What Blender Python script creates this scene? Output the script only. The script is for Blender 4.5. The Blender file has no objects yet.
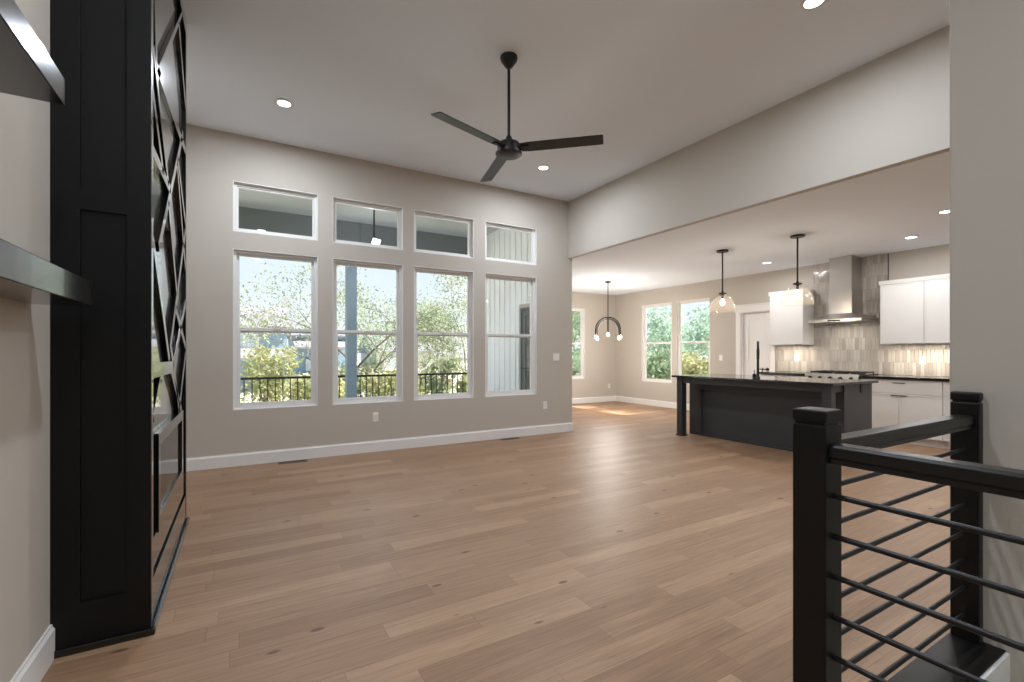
import bpy, math, random
from mathutils import Vector, Matrix

S = bpy.context.scene
COL = S.collection
PI = math.pi

# ------------------------------------------------------------------ camera
CAM_H, FPX, YAW, HORIZON = 1.25, 466.0, math.radians(30.2), 353.3
cam_data = bpy.data.cameras.new('camera')
cam_data.sensor_fit = 'HORIZONTAL'
cam_data.sensor_width = 36.0
cam_data.lens = FPX / 1024.0 * 36.0
cam_data.shift_y = (HORIZON - 341.0) / 1024.0
cam_data.clip_start = 0.05
cam_data.clip_end = 400
cam = bpy.data.objects.new('camera', cam_data)
cam.location = (0, 0, CAM_H)
cam.rotation_euler = (PI / 2, 0, -YAW)
COL.objects.link(cam)
S.camera = cam

# ------------------------------------------------------------------ view / light settings
S.view_settings.view_transform = 'Standard'
S.view_settings.look = 'None'
S.view_settings.gamma = 1.0
S.view_settings.use_curve_mapping = False
S.view_settings.exposure = 0.40
S.cycles.use_denoising = True
S.cycles.max_bounces = 12
S.cycles.diffuse_bounces = 6
S.cycles.transparent_max_bounces = 24
S.cycles.sample_clamp_indirect = 6.0

SKY_STRENGTH = 0.95
SUN_STRENGTH = 12.0
CAN_POWER_GREAT = 25.0
CAN_SPREAD = math.radians(178)
CAN_COLOR = (0.89, 0.97, 1.08)
CAN_POWER_KITCHEN = 9.5


def lin(r, g, b):
    def f(c):
        c /= 255.0
        return c / 12.92 if c <= 0.04045 else ((c + 0.055) / 1.055) ** 2.4
    return (f(r), f(g), f(b), 1.0)


world = bpy.data.worlds.new('sky')
S.world = world
world.use_nodes = True
wn, wl = world.node_tree.nodes, world.node_tree.links
wn.clear()
w_out = wn.new('ShaderNodeOutputWorld')
w_bg = wn.new('ShaderNodeBackground')
w_tc = wn.new('ShaderNodeTexCoord')
w_sep = wn.new('ShaderNodeSeparateXYZ')
w_ramp = wn.new('ShaderNodeValToRGB')
w_noise = wn.new('ShaderNodeTexNoise')
w_nr = wn.new('ShaderNodeValToRGB')
w_mix = wn.new('ShaderNodeMix')
w_mix.data_type = 'RGBA'
wl.new(w_tc.outputs['Generated'], w_sep.inputs[0])
wl.new(w_sep.outputs['Z'], w_ramp.inputs[0])
w_ramp.color_ramp.elements[0].position = 0.0
w_ramp.color_ramp.elements[0].color = lin(238, 242, 244)
w_ramp.color_ramp.elements[1].position = 0.6
w_ramp.color_ramp.elements[1].color = lin(180, 210, 238)
e = w_ramp.color_ramp.elements.new(0.12)
e.color = lin(220, 234, 243)
wl.new(w_tc.outputs['Generated'], w_noise.inputs['Vector'])
w_noise.inputs['Scale'].default_value = 3.0
w_noise.inputs['Detail'].default_value = 5.0
w_nr.color_ramp.elements[0].position = 0.5
w_nr.color_ramp.elements[1].position = 0.68
wl.new(w_noise.outputs[0], w_nr.inputs[0])
wl.new(w_nr.outputs[0], w_mix.inputs['Factor'])
wl.new(w_ramp.outputs[0], w_mix.inputs['A'])
w_mix.inputs['B'].default_value = lin(246, 248, 248)
wl.new(w_mix.outputs['Result'], w_bg.inputs['Color'])
w_bg.inputs['Strength'].default_value = SKY_STRENGTH
wl.new(w_bg.outputs[0], w_out.inputs['Surface'])

sun_d = bpy.data.lights.new('sun', 'SUN')
sun_d.energy = SUN_STRENGTH
sun_d.angle = math.radians(0.6)
sun_d.color = (1.0, 0.95, 0.86)
sun = bpy.data.objects.new('sun', sun_d)
sun.rotation_euler = Vector((-0.94, 0.33, -1.15)).to_track_quat('-Z', 'Y').to_euler()
sun.location = (20, -8, 25)
COL.objects.link(sun)


# ------------------------------------------------------------------ materials
def new_mat(name):
    m = bpy.data.materials.new(name)
    m.use_nodes = True
    n = m.node_tree.nodes
    return m, n, m.node_tree.links, n['Principled BSDF']


def mat(name, col, rough=0.5, metal=0.0, spec=0.5, bump=0.0, bscale=200.0, var=0.0, vscale=4.0, stretch=None, coat=0.0, coat_rough=0.05):
    m, n, l, p = new_mat(name)
    p.inputs['Base Color'].default_value = col
    p.inputs['Roughness'].default_value = rough
    p.inputs['Metallic'].default_value = metal
    p.inputs['Specular IOR Level'].default_value = spec
    p.inputs['Coat Weight'].default_value = coat
    p.inputs['Coat Roughness'].default_value = coat_rough
    tc = n.new('ShaderNodeTexCoord')
    mp = n.new('ShaderNodeMapping')
    l.new(tc.outputs['Object'], mp.inputs[0])
    if stretch:
        mp.inputs['Scale'].default_value = stretch
    if var:
        ns = n.new('ShaderNodeTexNoise')
        ns.inputs['Scale'].default_value = vscale
        ns.inputs['Detail'].default_value = 4
        l.new(mp.outputs[0], ns.inputs['Vector'])
        mx = n.new('ShaderNodeMix')
        mx.data_type = 'RGBA'
        mx.inputs['A'].default_value = tuple(c * (1 - var) for c in col[:3]) + (1,)
        mx.inputs['B'].default_value = tuple(min(1, c * (1 + var)) for c in col[:3]) + (1,)
        l.new(ns.outputs[0], mx.inputs['Factor'])
        l.new(mx.outputs['Result'], p.inputs['Base Color'])
    if bump:
        nb = n.new('ShaderNodeTexNoise')
        nb.inputs['Scale'].default_value = bscale
        nb.inputs['Detail'].default_value = 3
        l.new(mp.outputs[0], nb.inputs['Vector'])
        b = n.new('ShaderNodeBump')
        b.inputs['Strength'].default_value = bump
        b.inputs['Distance'].default_value = 0.002
        l.new(nb.outputs[0], b.inputs['Height'])
        l.new(b.outputs[0], p.inputs['Normal'])
    return m


def emit(name, col, strength):
    m, n, l, p = new_mat(name)
    p.inputs['Base Color'].default_value = (0.9, 0.9, 0.9, 1)
    p.inputs['Emission Color'].default_value = col
    p.inputs['Emission Strength'].default_value = strength
    return m


def glass_mat(name, tint=(1, 1, 1, 1), ior=1.45, milk=0.0):
    m, n, l, p = new_mat(name)
    n.remove(p)
    out = n['Material Output']
    tr = n.new('ShaderNodeBsdfTransparent')
    tr.inputs[0].default_value = tint
    gl = n.new('ShaderNodeBsdfGlossy')
    gl.inputs['Roughness'].default_value = 0.0
    fr = n.new('ShaderNodeFresnel')
    geo = n.new('ShaderNodeNewGeometry')      # same reflectance on the way in and out of the pane
    mr = n.new('ShaderNodeMapRange')
    mr.inputs['To Min'].default_value = ior
    mr.inputs['To Max'].default_value = 1.0 / ior
    l.new(geo.outputs['Backfacing'], mr.inputs['Value'])
    l.new(mr.outputs[0], fr.inputs[0])
    mx = n.new('ShaderNodeMixShader')
    l.new(fr.outputs[0], mx.inputs[0])
    l.new(tr.outputs[0], mx.inputs[1])
    l.new(gl.outputs[0], mx.inputs[2])
    if milk:
        df = n.new('ShaderNodeBsdfTranslucent')
        df.inputs[0].default_value = (0.95, 0.9, 0.85, 1)
        d2 = n.new('ShaderNodeBsdfDiffuse')
        d2.inputs[0].default_value = (0.95, 0.9, 0.85, 1)
        ma = n.new('ShaderNodeMixShader')
        ma.inputs[0].default_value = 0.5
        l.new(df.outputs[0], ma.inputs[1])
        l.new(d2.outputs[0], ma.inputs[2])
        mb = n.new('ShaderNodeMixShader')
        mb.inputs[0].default_value = milk
        l.new(mx.outputs[0], mb.inputs[1])
        l.new(ma.outputs[0], mb.inputs[2])
        l.new(mb.outputs[0], out.inputs['Surface'])
    else:
        l.new(mx.outputs[0], out.inputs['Surface'])
    return m


def floor_mat():
    m, n, l, p = new_mat('oak_planks')
    W, LEN = 0.127, 1.15

    def math_(op, a, b=None, c=None):
        k = n.new('ShaderNodeMath')
        k.operation = op
        for i, v in enumerate((a, b, c)):
            if v is None:
                continue
            if isinstance(v, (int, float)):
                k.inputs[i].default_value = v
            else:
                l.new(v, k.inputs[i])
        return k.outputs[0]
    tc = n.new('ShaderNodeTexCoord')
    sp = n.new('ShaderNodeSeparateXYZ')
    l.new(tc.outputs['Object'], sp.inputs[0])
    X, Y = sp.outputs['X'], sp.outputs['Y']
    yr = math_('DIVIDE', Y, W)
    row = math_('FLOOR', yr)
    fy = math_('FRACT', yr)
    wn1 = n.new('ShaderNodeTexWhiteNoise')
    wn1.noise_dimensions = '1D'
    l.new(row, wn1.inputs['W'])
    lenr = math_('MULTIPLY_ADD', wn1.outputs['Value'], 0.5, 0.75)
    off = math_('MULTIPLY', wn1.outputs['Value'], 37.3)
    xr = math_('DIVIDE', math_('ADD', X, off), math_('MULTIPLY', lenr, LEN))
    ix = math_('FLOOR', xr)
    fx = math_('FRACT', xr)
    cb = n.new('ShaderNodeCombineXYZ')
    l.new(row, cb.inputs[0])
    l.new(ix, cb.inputs[1])
    wn2 = n.new('ShaderNodeTexWhiteNoise')
    wn2.noise_dimensions = '3D'
    l.new(cb.outputs[0], wn2.inputs['Vector'])
    rnd = wn2.outputs['Value']
    # base tone per plank
    rp = n.new('ShaderNodeValToRGB')
    els = rp.color_ramp.elements
    els[0].position = 0.0
    els[0].color = lin(142, 110, 84)
    els[1].position = 1.0
    els[1].color = lin(169, 137, 108)
    for pos, c in ((0.3, (150, 118, 91)), (0.6, (154, 122, 95)), (0.85, (160, 128, 100))):
        k = els.new(pos)
        k.color = lin(*c)
    l.new(rnd, rp.inputs[0])
    # grain
    cg = n.new('ShaderNodeCombineXYZ')
    l.new(math_('MULTIPLY_ADD', rnd, 40.0, math_('MULTIPLY', X, 1.6)), cg.inputs[0])
    l.new(math_('MULTIPLY', Y, 34.0), cg.inputs[1])
    l.new(math_('MULTIPLY', rnd, 90.0), cg.inputs[2])
    gn = n.new('ShaderNodeTexNoise')
    gn.inputs['Scale'].default_value = 1.6
    gn.inputs['Detail'].default_value = 6
    gn.inputs['Distortion'].default_value = 1.2
    l.new(cg.outputs[0], gn.inputs['Vector'])
    gr = n.new('ShaderNodeMapRange')
    gr.inputs['From Min'].default_value = 0.3
    gr.inputs['From Max'].default_value = 0.7
    gr.inputs['To Min'].default_value = 0.76
    gr.inputs['To Max'].default_value = 1.10
    l.new(gn.outputs[0], gr.inputs['Value'])
    mul = n.new('ShaderNodeMix')
    mul.data_type = 'RGBA'
    mul.blend_type = 'MULTIPLY'
    mul.inputs['Factor'].default_value = 1
    l.new(rp.outputs[0], mul.inputs['A'])
    gc = n.new('ShaderNodeCombineColor')
    for i in range(3):
        l.new(gr.outputs[0], gc.inputs[i])
    l.new(gc.outputs[0], mul.inputs['B'])
    # knots
    ck = n.new('ShaderNodeCombineXYZ')
    l.new(math_('MULTIPLY', X, 1.5), ck.inputs[0])
    l.new(math_('MULTIPLY', Y, 3.6), ck.inputs[1])
    vo = n.new('ShaderNodeTexVoronoi')
    vo.inputs['Scale'].default_value = 1.9
    l.new(ck.outputs[0], vo.inputs['Vector'])
    vsep = n.new('ShaderNodeSeparateColor')
    l.new(vo.outputs['Color'], vsep.inputs[0])
    size = math_('MULTIPLY', math_('GREATER_THAN', vsep.outputs[0], 0.3), 0.10)
    kn = n.new('ShaderNodeMapRange')
    l.new(math_('SUBTRACT', vo.outputs['Distance'], size), kn.inputs['Value'])
    kn.inputs['From Min'].default_value = -0.03
    kn.inputs['From Max'].default_value = 0.01
    kn.inputs['To Min'].default_value = 0.85
    kn.inputs['To Max'].default_value = 0.0
    mk = n.new('ShaderNodeMix')
    mk.data_type = 'RGBA'
    l.new(kn.outputs[0], mk.inputs['Factor'])
    l.new(mul.outputs['Result'], mk.inputs['A'])
    mk.inputs['B'].default_value = lin(86, 60, 42)
    # seams
    ey = math_('MINIMUM', fy, math_('SUBTRACT', 1.0, fy))
    ex = math_('MULTIPLY', math_('MINIMUM', fx, math_('SUBTRACT', 1.0, fx)), LEN / W)
    edge = math_('MINIMUM', ey, ex)
    sm = n.new('ShaderNodeMapRange')
    l.new(edge, sm.inputs['Value'])
    sm.inputs['From Min'].default_value = 0.004
    sm.inputs['From Max'].default_value = 0.016
    sm.inputs['To Min'].default_value = 0.55
    sm.inputs['To Max'].default_value = 0.0
    ms = n.new('ShaderNodeMix')
    ms.data_type = 'RGBA'
    l.new(sm.outputs[0], ms.inputs['Factor'])
    l.new(mk.outputs['Result'], ms.inputs['A'])
    ms.inputs['B'].default_value = lin(96, 70, 52)
    l.new(ms.outputs['Result'], p.inputs['Base Color'])
    p.inputs['Roughness'].default_value = 0.46
    p.inputs['Specular IOR Level'].default_value = 0.4
    bp = n.new('ShaderNodeBump')
    bp.inputs['Strength'].default_value = 0.25
    bp.inputs['Distance'].default_value = 0.002
    hh = math_('MULTIPLY_ADD', sm.outputs[0], -1.5, gn.outputs[0])
    l.new(hh, bp.inputs['Height'])
    l.new(bp.outputs[0], p.inputs['Normal'])
    return m


def tile_mat():
    m, n, l, p = new_mat('glazed_slim_tile')
    TW, TH = 0.046, 0.19

    def math_(op, a, b=None, c=None):
        k = n.new('ShaderNodeMath')
        k.operation = op
        for i, v in enumerate((a, b, c)):
            if v is None:
                continue
            if isinstance(v, (int, float)):
                k.inputs[i].default_value = v
            else:
                l.new(v, k.inputs[i])
        return k.outputs[0]
    tc = n.new('ShaderNodeTexCoord')
    sp = n.new('ShaderNodeSeparateXYZ')
    l.new(tc.outputs['Object'], sp.inputs[0])
    zr = math_('DIVIDE', math_('SUBTRACT', sp.outputs['Z'], 0.925), TH)
    row = math_('FLOOR', zr)
    fz = math_('FRACT', zr)
    yr = math_('ADD', math_('DIVIDE', sp.outputs['Y'], TW), math_('MULTIPLY', row, 0.5))
    colm = math_('FLOOR', yr)
    fy = math_('FRACT', yr)
    cb = n.new('ShaderNodeCombineXYZ')
    l.new(row, cb.inputs[0])
    l.new(colm, cb.inputs[1])
    w2 = n.new('ShaderNodeTexWhiteNoise')
    l.new(cb.outputs[0], w2.inputs['Vector'])
    rp = n.new('ShaderNodeValToRGB')
    rp.color_ramp.elements[0].color = lin(158, 152, 144)
    rp.color_ramp.elements[1].color = lin(190, 184, 176)
    l.new(w2.outputs['Value'], rp.inputs[0])
    ey = math_('MULTIPLY', math_('MINIMUM', fy, math_('SUBTRACT', 1.0, fy)), TW)
    ez = math_('MULTIPLY', math_('MINIMUM', fz, math_('SUBTRACT', 1.0, fz)), TH)
    sm = n.new('ShaderNodeMapRange')
    l.new(math_('MINIMUM', ey, ez), sm.inputs['Value'])
    sm.inputs['From Min'].default_value = 0.0010
    sm.inputs['From Max'].default_value = 0.0022
    sm.inputs['To Min'].default_value = 1.0
    sm.inputs['To Max'].default_value = 0.0
    mx = n.new('ShaderNodeMix')
    mx.data_type = 'RGBA'
    l.new(sm.outputs[0], mx.inputs['Factor'])
    l.new(rp.outputs[0], mx.inputs['A'])
    mx.inputs['B'].default_value = lin(168, 162, 154)
    l.new(mx.outputs['Result'], p.inputs['Base Color'])
    rr = math_('MULTIPLY_ADD', sm.outputs[0], 0.5, 0.10)
    l.new(rr, p.inputs['Roughness'])
    # handmade glaze: every tile leans a little and waves
    ns = n.new('ShaderNodeTexNoise')
    ns.inputs['Scale'].default_value = 9.0
    l.new(tc.outputs['Object'], ns.inputs['Vector'])
    wsep = n.new('ShaderNodeSeparateColor')
    l.new(w2.outputs['Color'], wsep.inputs[0])
    tilt = math_('MULTIPLY', math_('SUBTRACT', wsep.outputs[0], 0.5), fy)
    tilt2 = math_('MULTIPLY', math_('SUBTRACT', wsep.outputs[1], 0.5), fz)
    pil = math_('MULTIPLY', math_('MULTIPLY', fy, math_('SUBTRACT', 1.0, fy)), 1.2)
    h = math_('ADD', math_('ADD', math_('MULTIPLY_ADD', tilt2, 2.0, tilt), pil), math_('MULTIPLY', ns.outputs[0], 0.5))
    h = math_('SUBTRACT', h, math_('MULTIPLY', sm.outputs[0], 0.6))
    bp = n.new('ShaderNodeBump')
    bp.inputs['Strength'].default_value = 1.0
    bp.inputs['Distance'].default_value = 0.004
    l.new(h, bp.inputs['Height'])
    l.new(bp.outputs[0], p.inputs['Normal'])
    return m


def foliage_mat(name, c1, c2, c3):
    m, n, l, p = new_mat(name)
    out = n['Material Output']
    tc = n.new('ShaderNodeTexCoord')
    ns = n.new('ShaderNodeTexNoise')
    ns.inputs['Scale'].default_value = 2.3
    ns.inputs['Detail'].default_value = 5
    l.new(tc.outputs['Object'], ns.inputs['Vector'])
    rp = n.new('ShaderNodeValToRGB')
    rp.color_ramp.elements[0].position = 0.3
    rp.color_ramp.elements[0].color = c1
    rp.color_ramp.elements[1].position = 0.7
    rp.color_ramp.elements[1].color = c3
    k = rp.color_ramp.elements.new(0.5)
    k.color = c2
    l.new(ns.outputs[0], rp.inputs[0])
    l.new(rp.outputs[0], p.inputs['Base Color'])
    p.inputs['Roughness'].default_value = 0.6
    t = n.new('ShaderNodeBsdfTranslucent')
    l.new(rp.outputs[0], t.inputs[0])
    mx = n.new('ShaderNodeMixShader')
    mx.inputs[0].default_value = 0.45
    l.new(p.outputs[0], mx.inputs[1])
    l.new(t.outputs[0], mx.inputs[2])
    l.new(mx.outputs[0], out.inputs['Surface'])
    return m


M = {}
M['wall'] = mat('greige_paint', lin(188, 181, 171), 0.75, spec=0.25, bump=0.15, bscale=350)
M['ceiling'] = mat('ceiling_paint', lin(231, 237, 245), 0.85, spec=0.2, bump=0.35, bscale=160)
M['trim'] = mat('white_trim_paint', lin(226, 224, 221), 0.42, spec=0.4, bump=0.04, bscale=90)
M['vinyl'] = mat('white_vinyl', lin(222, 221, 218), 0.4, spec=0.4, bump=0.03, bscale=120)
M['black_satin'] = mat('black_satin_paint', lin(15, 15, 15), 0.22, spec=0.25, bump=0.03, bscale=60, var=0.15, vscale=3, coat=1.0, coat_rough=0.05)
M['black_side'] = mat('black_soft_paint', lin(12, 12, 12), 0.45, spec=0.2, bump=0.05, bscale=60, coat=0.12, coat_rough=0.5)
M['black_wood'] = mat('black_stained_wood', lin(18, 16, 15), 0.42, spec=0.3, bump=0.25, bscale=18, var=0.3, vscale=6, stretch=(1, 1, 0.12))
M['rail_wood'] = mat('black_rail_wood', lin(19, 17, 16), 0.34, spec=0.4, bump=0.1, bscale=25, var=0.25, vscale=6)
M['shelf_wood'] = mat('dark_shelf_wood', lin(27, 25, 23), 0.17, spec=0.6, coat=0.5, bump=0.06, bscale=22, var=0.35, vscale=5, stretch=(1, 0.15, 1))
M['black_metal'] = mat('black_metal', lin(18, 18, 18), 0.42, spec=0.5, bump=0.03, bscale=300)
M['bronze'] = mat('dark_bronze', lin(52, 47, 43), 0.4, metal=0.6, bump=0.03, bscale=300)
M['island'] = mat('charcoal_cabinet_paint', lin(56, 56, 59), 0.38, spec=0.5, bump=0.05, bscale=80, var=0.06)
M['cab'] = mat('white_cabinet_paint', lin(226, 225, 223), 0.4, spec=0.4, bump=0.03, bscale=90)
M['granite'] = mat('black_granite', lin(42, 41, 41), 0.08, spec=0.6, var=0.6, vscale=35)
M['steel'] = mat('brushed_steel', lin(196, 192, 188), 0.28, metal=1.0, bump=0.06, bscale=60, stretch=(1, 1, 18))
M['steel_dark'] = mat('pull_steel', lin(140, 138, 135), 0.35, metal=1.0, bump=0.02, bscale=80)
M['cooktop'] = mat('cooktop_glass', lin(18, 18, 19), 0.08, spec=0.6, bump=0.01, bscale=30)
M['iron'] = mat('cast_iron', lin(30, 30, 30), 0.6, bump=0.2, bscale=200)
M['plastic'] = mat('white_plastic', lin(228, 226, 222), 0.35, bump=0.01, bscale=100)
M['slot'] = mat('dark_slot', lin(60, 58, 56), 0.5, bump=0.01, bscale=100)
M['vent'] = mat('brown_metal_register', lin(92, 74, 60), 0.5, metal=0.3, bump=0.05, bscale=100)
M['firebox'] = mat('firebox_black', lin(24, 24, 25), 0.5, bump=0.1, bscale=40)
M['ember'] = mat('firebox_stone', lin(150, 148, 145), 0.6, bump=0.4, bscale=60, var=0.3, vscale=30)
M['pane'] = glass_mat('window_glass')
M['dome'] = glass_mat('ribbed_glass', tint=(0.96, 0.91, 0.86, 1), ior=1.5, milk=0.035)
M['fireglass'] = glass_mat('fireplace_glass', tint=(0.75, 0.75, 0.75, 1), ior=1.9)
M['lens'] = emit('lamp_lens', (1.0, 0.97, 0.92, 1), 6.0)
M['bulb'] = emit('bulb_glow', (1.0, 0.86, 0.66, 1), 6.0)
M['floor'] = floor_mat()
M['tile'] = tile_mat()
M['siding'] = mat('white_siding', lin(240, 242, 244), 0.6, bump=0.05, bscale=60)
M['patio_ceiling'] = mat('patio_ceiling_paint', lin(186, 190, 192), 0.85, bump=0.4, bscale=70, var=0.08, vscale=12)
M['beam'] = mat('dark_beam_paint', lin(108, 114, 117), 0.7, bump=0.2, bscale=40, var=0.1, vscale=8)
M['post'] = mat('blue_grey_post', lin(130, 150, 164), 0.65, bump=0.15, bscale=30, var=0.08)
M['deck'] = mat('concrete_deck', lin(220, 218, 214), 0.85, bump=0.3, bscale=40, var=0.12)
M['ground'] = mat('dry_grass', lin(196, 192, 168), 0.95, bump=0.6, bscale=8, var=0.3, vscale=0.8)
M['bark'] = mat('grey_bark', lin(112, 102, 96), 0.9, bump=0.6, bscale=14, var=0.25, vscale=5)
M['leaf_pale'] = foliage_mat('pale_leaves', lin(112, 128, 104), lin(150, 162, 132), lin(182, 174, 154))
M['leaf_green'] = foliage_mat('green_leaves', lin(108, 136, 108), lin(146, 168, 136), lin(182, 190, 162))
M['leaf_yellow'] = foliage_mat('yellow_leaves', lin(142, 154, 108), lin(176, 180, 134), lin(194, 188, 156))
M['leaf_blue'] = foliage_mat('blue_green_leaves', lin(128, 164, 154), lin(168, 194, 178), lin(202, 214, 194))
M['house'] = mat('blue_house_siding', lin(130, 154, 178), 0.8, bump=0.1, bscale=10)
M['house_grey'] = mat('grey_house_siding', lin(190, 188, 186), 0.8, bump=0.1, bscale=10)
M['roof'] = mat('grey_shingles', lin(128, 128, 138), 0.9, bump=0.4, bscale=8, var=0.1)
M['house_glass'] = mat('house_window', lin(190, 206, 220), 0.15, bump=0.01, bscale=3)


# ------------------------------------------------------------------ mesh helpers
class MB:
    def __init__(self):
        self.v, self.f = [], []

    def add(self, vs, fs):
        o = len(self.v)
        self.v += [tuple(a) for a in vs]
        self.f += [tuple(i + o for i in f) for f in fs]
        return self

    def box(self, x0, x1, y0, y1, z0, z1):
        return self.add([(x0, y0, z0), (x1, y0, z0), (x1, y1, z0), (x0, y1, z0), (x0, y0, z1), (x1, y0, z1), (x1, y1, z1), (x0, y1, z1)],
                        [(0, 3, 2, 1), (4, 5, 6, 7), (0, 1, 5, 4), (1, 2, 6, 5), (2, 3, 7, 6), (3, 0, 4, 7)])

    def prism(self, poly, axis, a0, a1):
        """poly: list of 2-D points in the plane of the two other axes (in xyz order); extruded along axis"""
        def p3(u, w, a):
            c = [u, w]
            c.insert(axis, a)
            return tuple(c)
        n = len(poly)
        vs = [p3(u, w, a0) for u, w in poly] + [p3(u, w, a1) for u, w in poly]
        fs = [tuple(range(n)), tuple(range(2 * n - 1, n - 1, -1))]
        fs += [(i, i + n, (i + 1) % n + n, (i + 1) % n) for i in range(n)]
        return self.add(vs, fs)

    def tube(self, pts, r, n=10, caps=True):
        pts = [Vector(p) for p in pts]
        rs = r if isinstance(r, (list, tuple)) else [r] * len(pts)
        o = len(self.v)
        t0 = (pts[1] - pts[0]).normalized()
        up = Vector((0, 0, 1)) if abs(t0.z) < 0.9 else Vector((1, 0, 0))
        u = t0.cross(up).normalized()
        for i, p in enumerate(pts):
            a = pts[max(0, i - 1)]
            b = pts[min(len(pts) - 1, i + 1)]
            t = (b - a).normalized()
            u = (u - t * u.dot(t)).normalized()
            w = t.cross(u)
            for k in range(n):
                an = 2 * PI * k / n
                self.v.append(tuple(p + (u * math.cos(an) + w * math.sin(an)) * rs[i]))
        for i in range(len(pts) - 1):
            for k in range(n):
                a, b = o + i * n + k, o + i * n + (k + 1) % n
                self.f.append((a, b, b + n, a + n))
        if caps:
            self.f.append(tuple(o + k for k in range(n))[::-1])
            self.f.append(tuple(o + (len(pts) - 1) * n + k for k in range(n)))
        return self

    def lathe(self, prof, c, n=28):
        """prof: (radius, z) from top to bottom, c = (x, y)"""
        o = len(self.v)
        for r, z in prof:
            for k in range(n):
                a = 2 * PI * k / n
                self.v.append((c[0] + r * math.cos(a), c[1] + r * math.sin(a), z))
        for i in range(len(prof) - 1):
            for k in range(n):
                a, b = o + i * n + k, o + i * n + (k + 1) % n
                self.f.append((a, a + n, b + n, b))
        if prof[0][0] > 1e-6:
            self.f.append(tuple(o + k for k in range(n)))
        if prof[-1][0] > 1e-6:
            self.f.append(tuple(o + (len(prof) - 1) * n + k for k in range(n))[::-1])
        return self

    def obox(self, mtx, sx, sy, sz):
        vs = [mtx @ Vector((x * sx / 2, y * sy / 2, z * sz / 2)) for z in (-1, 1) for x, y in ((-1, -1), (1, -1), (1, 1), (-1, 1))]
        return self.add(vs, [(0, 3, 2, 1), (4, 5, 6, 7), (0, 1, 5, 4), (1, 2, 6, 5), (2, 3, 7, 6), (3, 0, 4, 7)])

    def grid(self, axis, a0, a1, us, ws, holes):
        """solid slab with rectangular holes; the slab's normal is axis, u and w are the other two axes in order"""
        def cells(vals, k):
            s = set(vals)
            for h in holes:
                for q in (h[k], h[k + 1]):
                    if vals[0] < q < vals[1]:
                        s.add(q)
            return sorted(s)
        U, W = cells(us, 0), cells(ws, 2)

        def solid(i, j):
            if i < 0 or j < 0 or i >= len(U) - 1 or j >= len(W) - 1:
                return False
            cu, cw = (U[i] + U[i + 1]) / 2, (W[j] + W[j + 1]) / 2
            return not any(h[0] < cu < h[1] and h[2] < cw < h[3] for h in holes)

        def p3(u, w, a):
            c = [u, w]
            c.insert(axis, a)
            return tuple(c)
        for i in range(len(U) - 1):
            for j in range(len(W) - 1):
                if not solid(i, j):
                    continue
                u0, u1, w0, w1 = U[i], U[i + 1], W[j], W[j + 1]
                for a in (a0, a1):
                    self.add([p3(u0, w0, a), p3(u1, w0, a), p3(u1, w1, a), p3(u0, w1, a)], [(0, 1, 2, 3)])
                for (di, dj, q) in ((-1, 0, (u0, w0, u0, w1)), (1, 0, (u1, w0, u1, w1)), (0, -1, (u0, w0, u1, w0)), (0, 1, (u0, w1, u1, w1))):
                    if not solid(i + di, j + dj):
                        self.add([p3(q[0], q[1], a0), p3(q[2], q[3], a0), p3(q[2], q[3], a1), p3(q[0], q[1], a1)], [(0, 1, 2, 3)])
        return self

    def build(self, name, m, parent=None, bevel=0.0, smooth=False, base=None, fix=True):
        root = parent
        while root is not None and root.parent is not None:
            root = root.parent
        off = Vector(root.location) if root is not None else Vector(base or (0, 0, 0))
        me = bpy.data.meshes.new(name)
        me.from_pydata([(a[0] - off.x, a[1] - off.y, a[2] - off.z) for a in self.v], [], self.f)
        me.validate()
        me.update()
        if fix:
            import bmesh
            bm = bmesh.new()
            bm.from_mesh(me)
            bmesh.ops.recalc_face_normals(bm, faces=bm.faces)
            bm.to_mesh(me)
            bm.free()
        me.materials.append(m)
        o = bpy.data.objects.new(name, me)
        COL.objects.link(o)
        if parent is not None:
            o.parent = parent
        elif base:
            o.location = base
        if smooth:
            me.polygons.foreach_set('use_smooth', [True] * len(me.polygons))
            me.set_sharp_from_angle(angle=math.radians(40))
        if bevel:
            b = o.modifiers.new('bevel', 'BEVEL')
            b.width = bevel
            b.segments = 2
            b.limit_method = 'ANGLE'
        return o


def tag(o, label=None, cat=None, group=None, kind=None):
    if label:
        o['label'] = label
    if cat:
        o['category'] = cat
    if group:
        o['group'] = group
    if kind:
        o['kind'] = kind
    return o


def thing(name, loc, label, cat, group=None, kind=None):
    o = bpy.data.objects.new(name, None)
    o.empty_display_size = 0.1
    o.location = loc
    COL.objects.link(o)
    return tag(o, label, cat, group, kind)


def copy_tree(o, parent=None):
    c = o.copy()
    COL.objects.link(c)
    c.parent = parent
    for ch in list(o.children):
        copy_tree(ch, c)
    return c


def struct(o):
    o['kind'] = 'structure'
    return o


def lamp(kind, name, loc, power, col, parent=None, size=0.1, rot=None):
    d = bpy.data.lights.new(name, kind)
    d.energy = power
    d.color = col
    if kind == 'AREA':
        d.shape = 'DISK' if not isinstance(size, tuple) else 'RECTANGLE'
        if isinstance(size, tuple):
            d.size, d.size_y = size
        else:
            d.size = size
    else:
        d.shadow_soft_size = size
    o = bpy.data.objects.new(name, d)
    COL.objects.link(o)
    o.location = loc
    if parent is not None:
        o.parent = parent
    if rot:
        o.rotation_euler = rot
    return o


# ------------------------------------------------------------------ room shell
XL, XF = -0.675, 8.5          # left wall, kitchen wall
YB, YN, YR = 6.0, 9.2, -3.0  # window wall, nook wall, rear wall
HI, LO = 3.68, 2.77          # ceilings
XH, XE = 4.53, 4.61          # drop face, end of the window wall
XS = 2.77                    # stair wall
WT = 0.13                    # reveal depth
WX = [(-0.075, 0.80), (0.965, 1.84), (1.985, 2.865), (3.045, 3.93)]
WLOW, WTOP = (0.62, 2.41), (2.60, 3.16)

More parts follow.
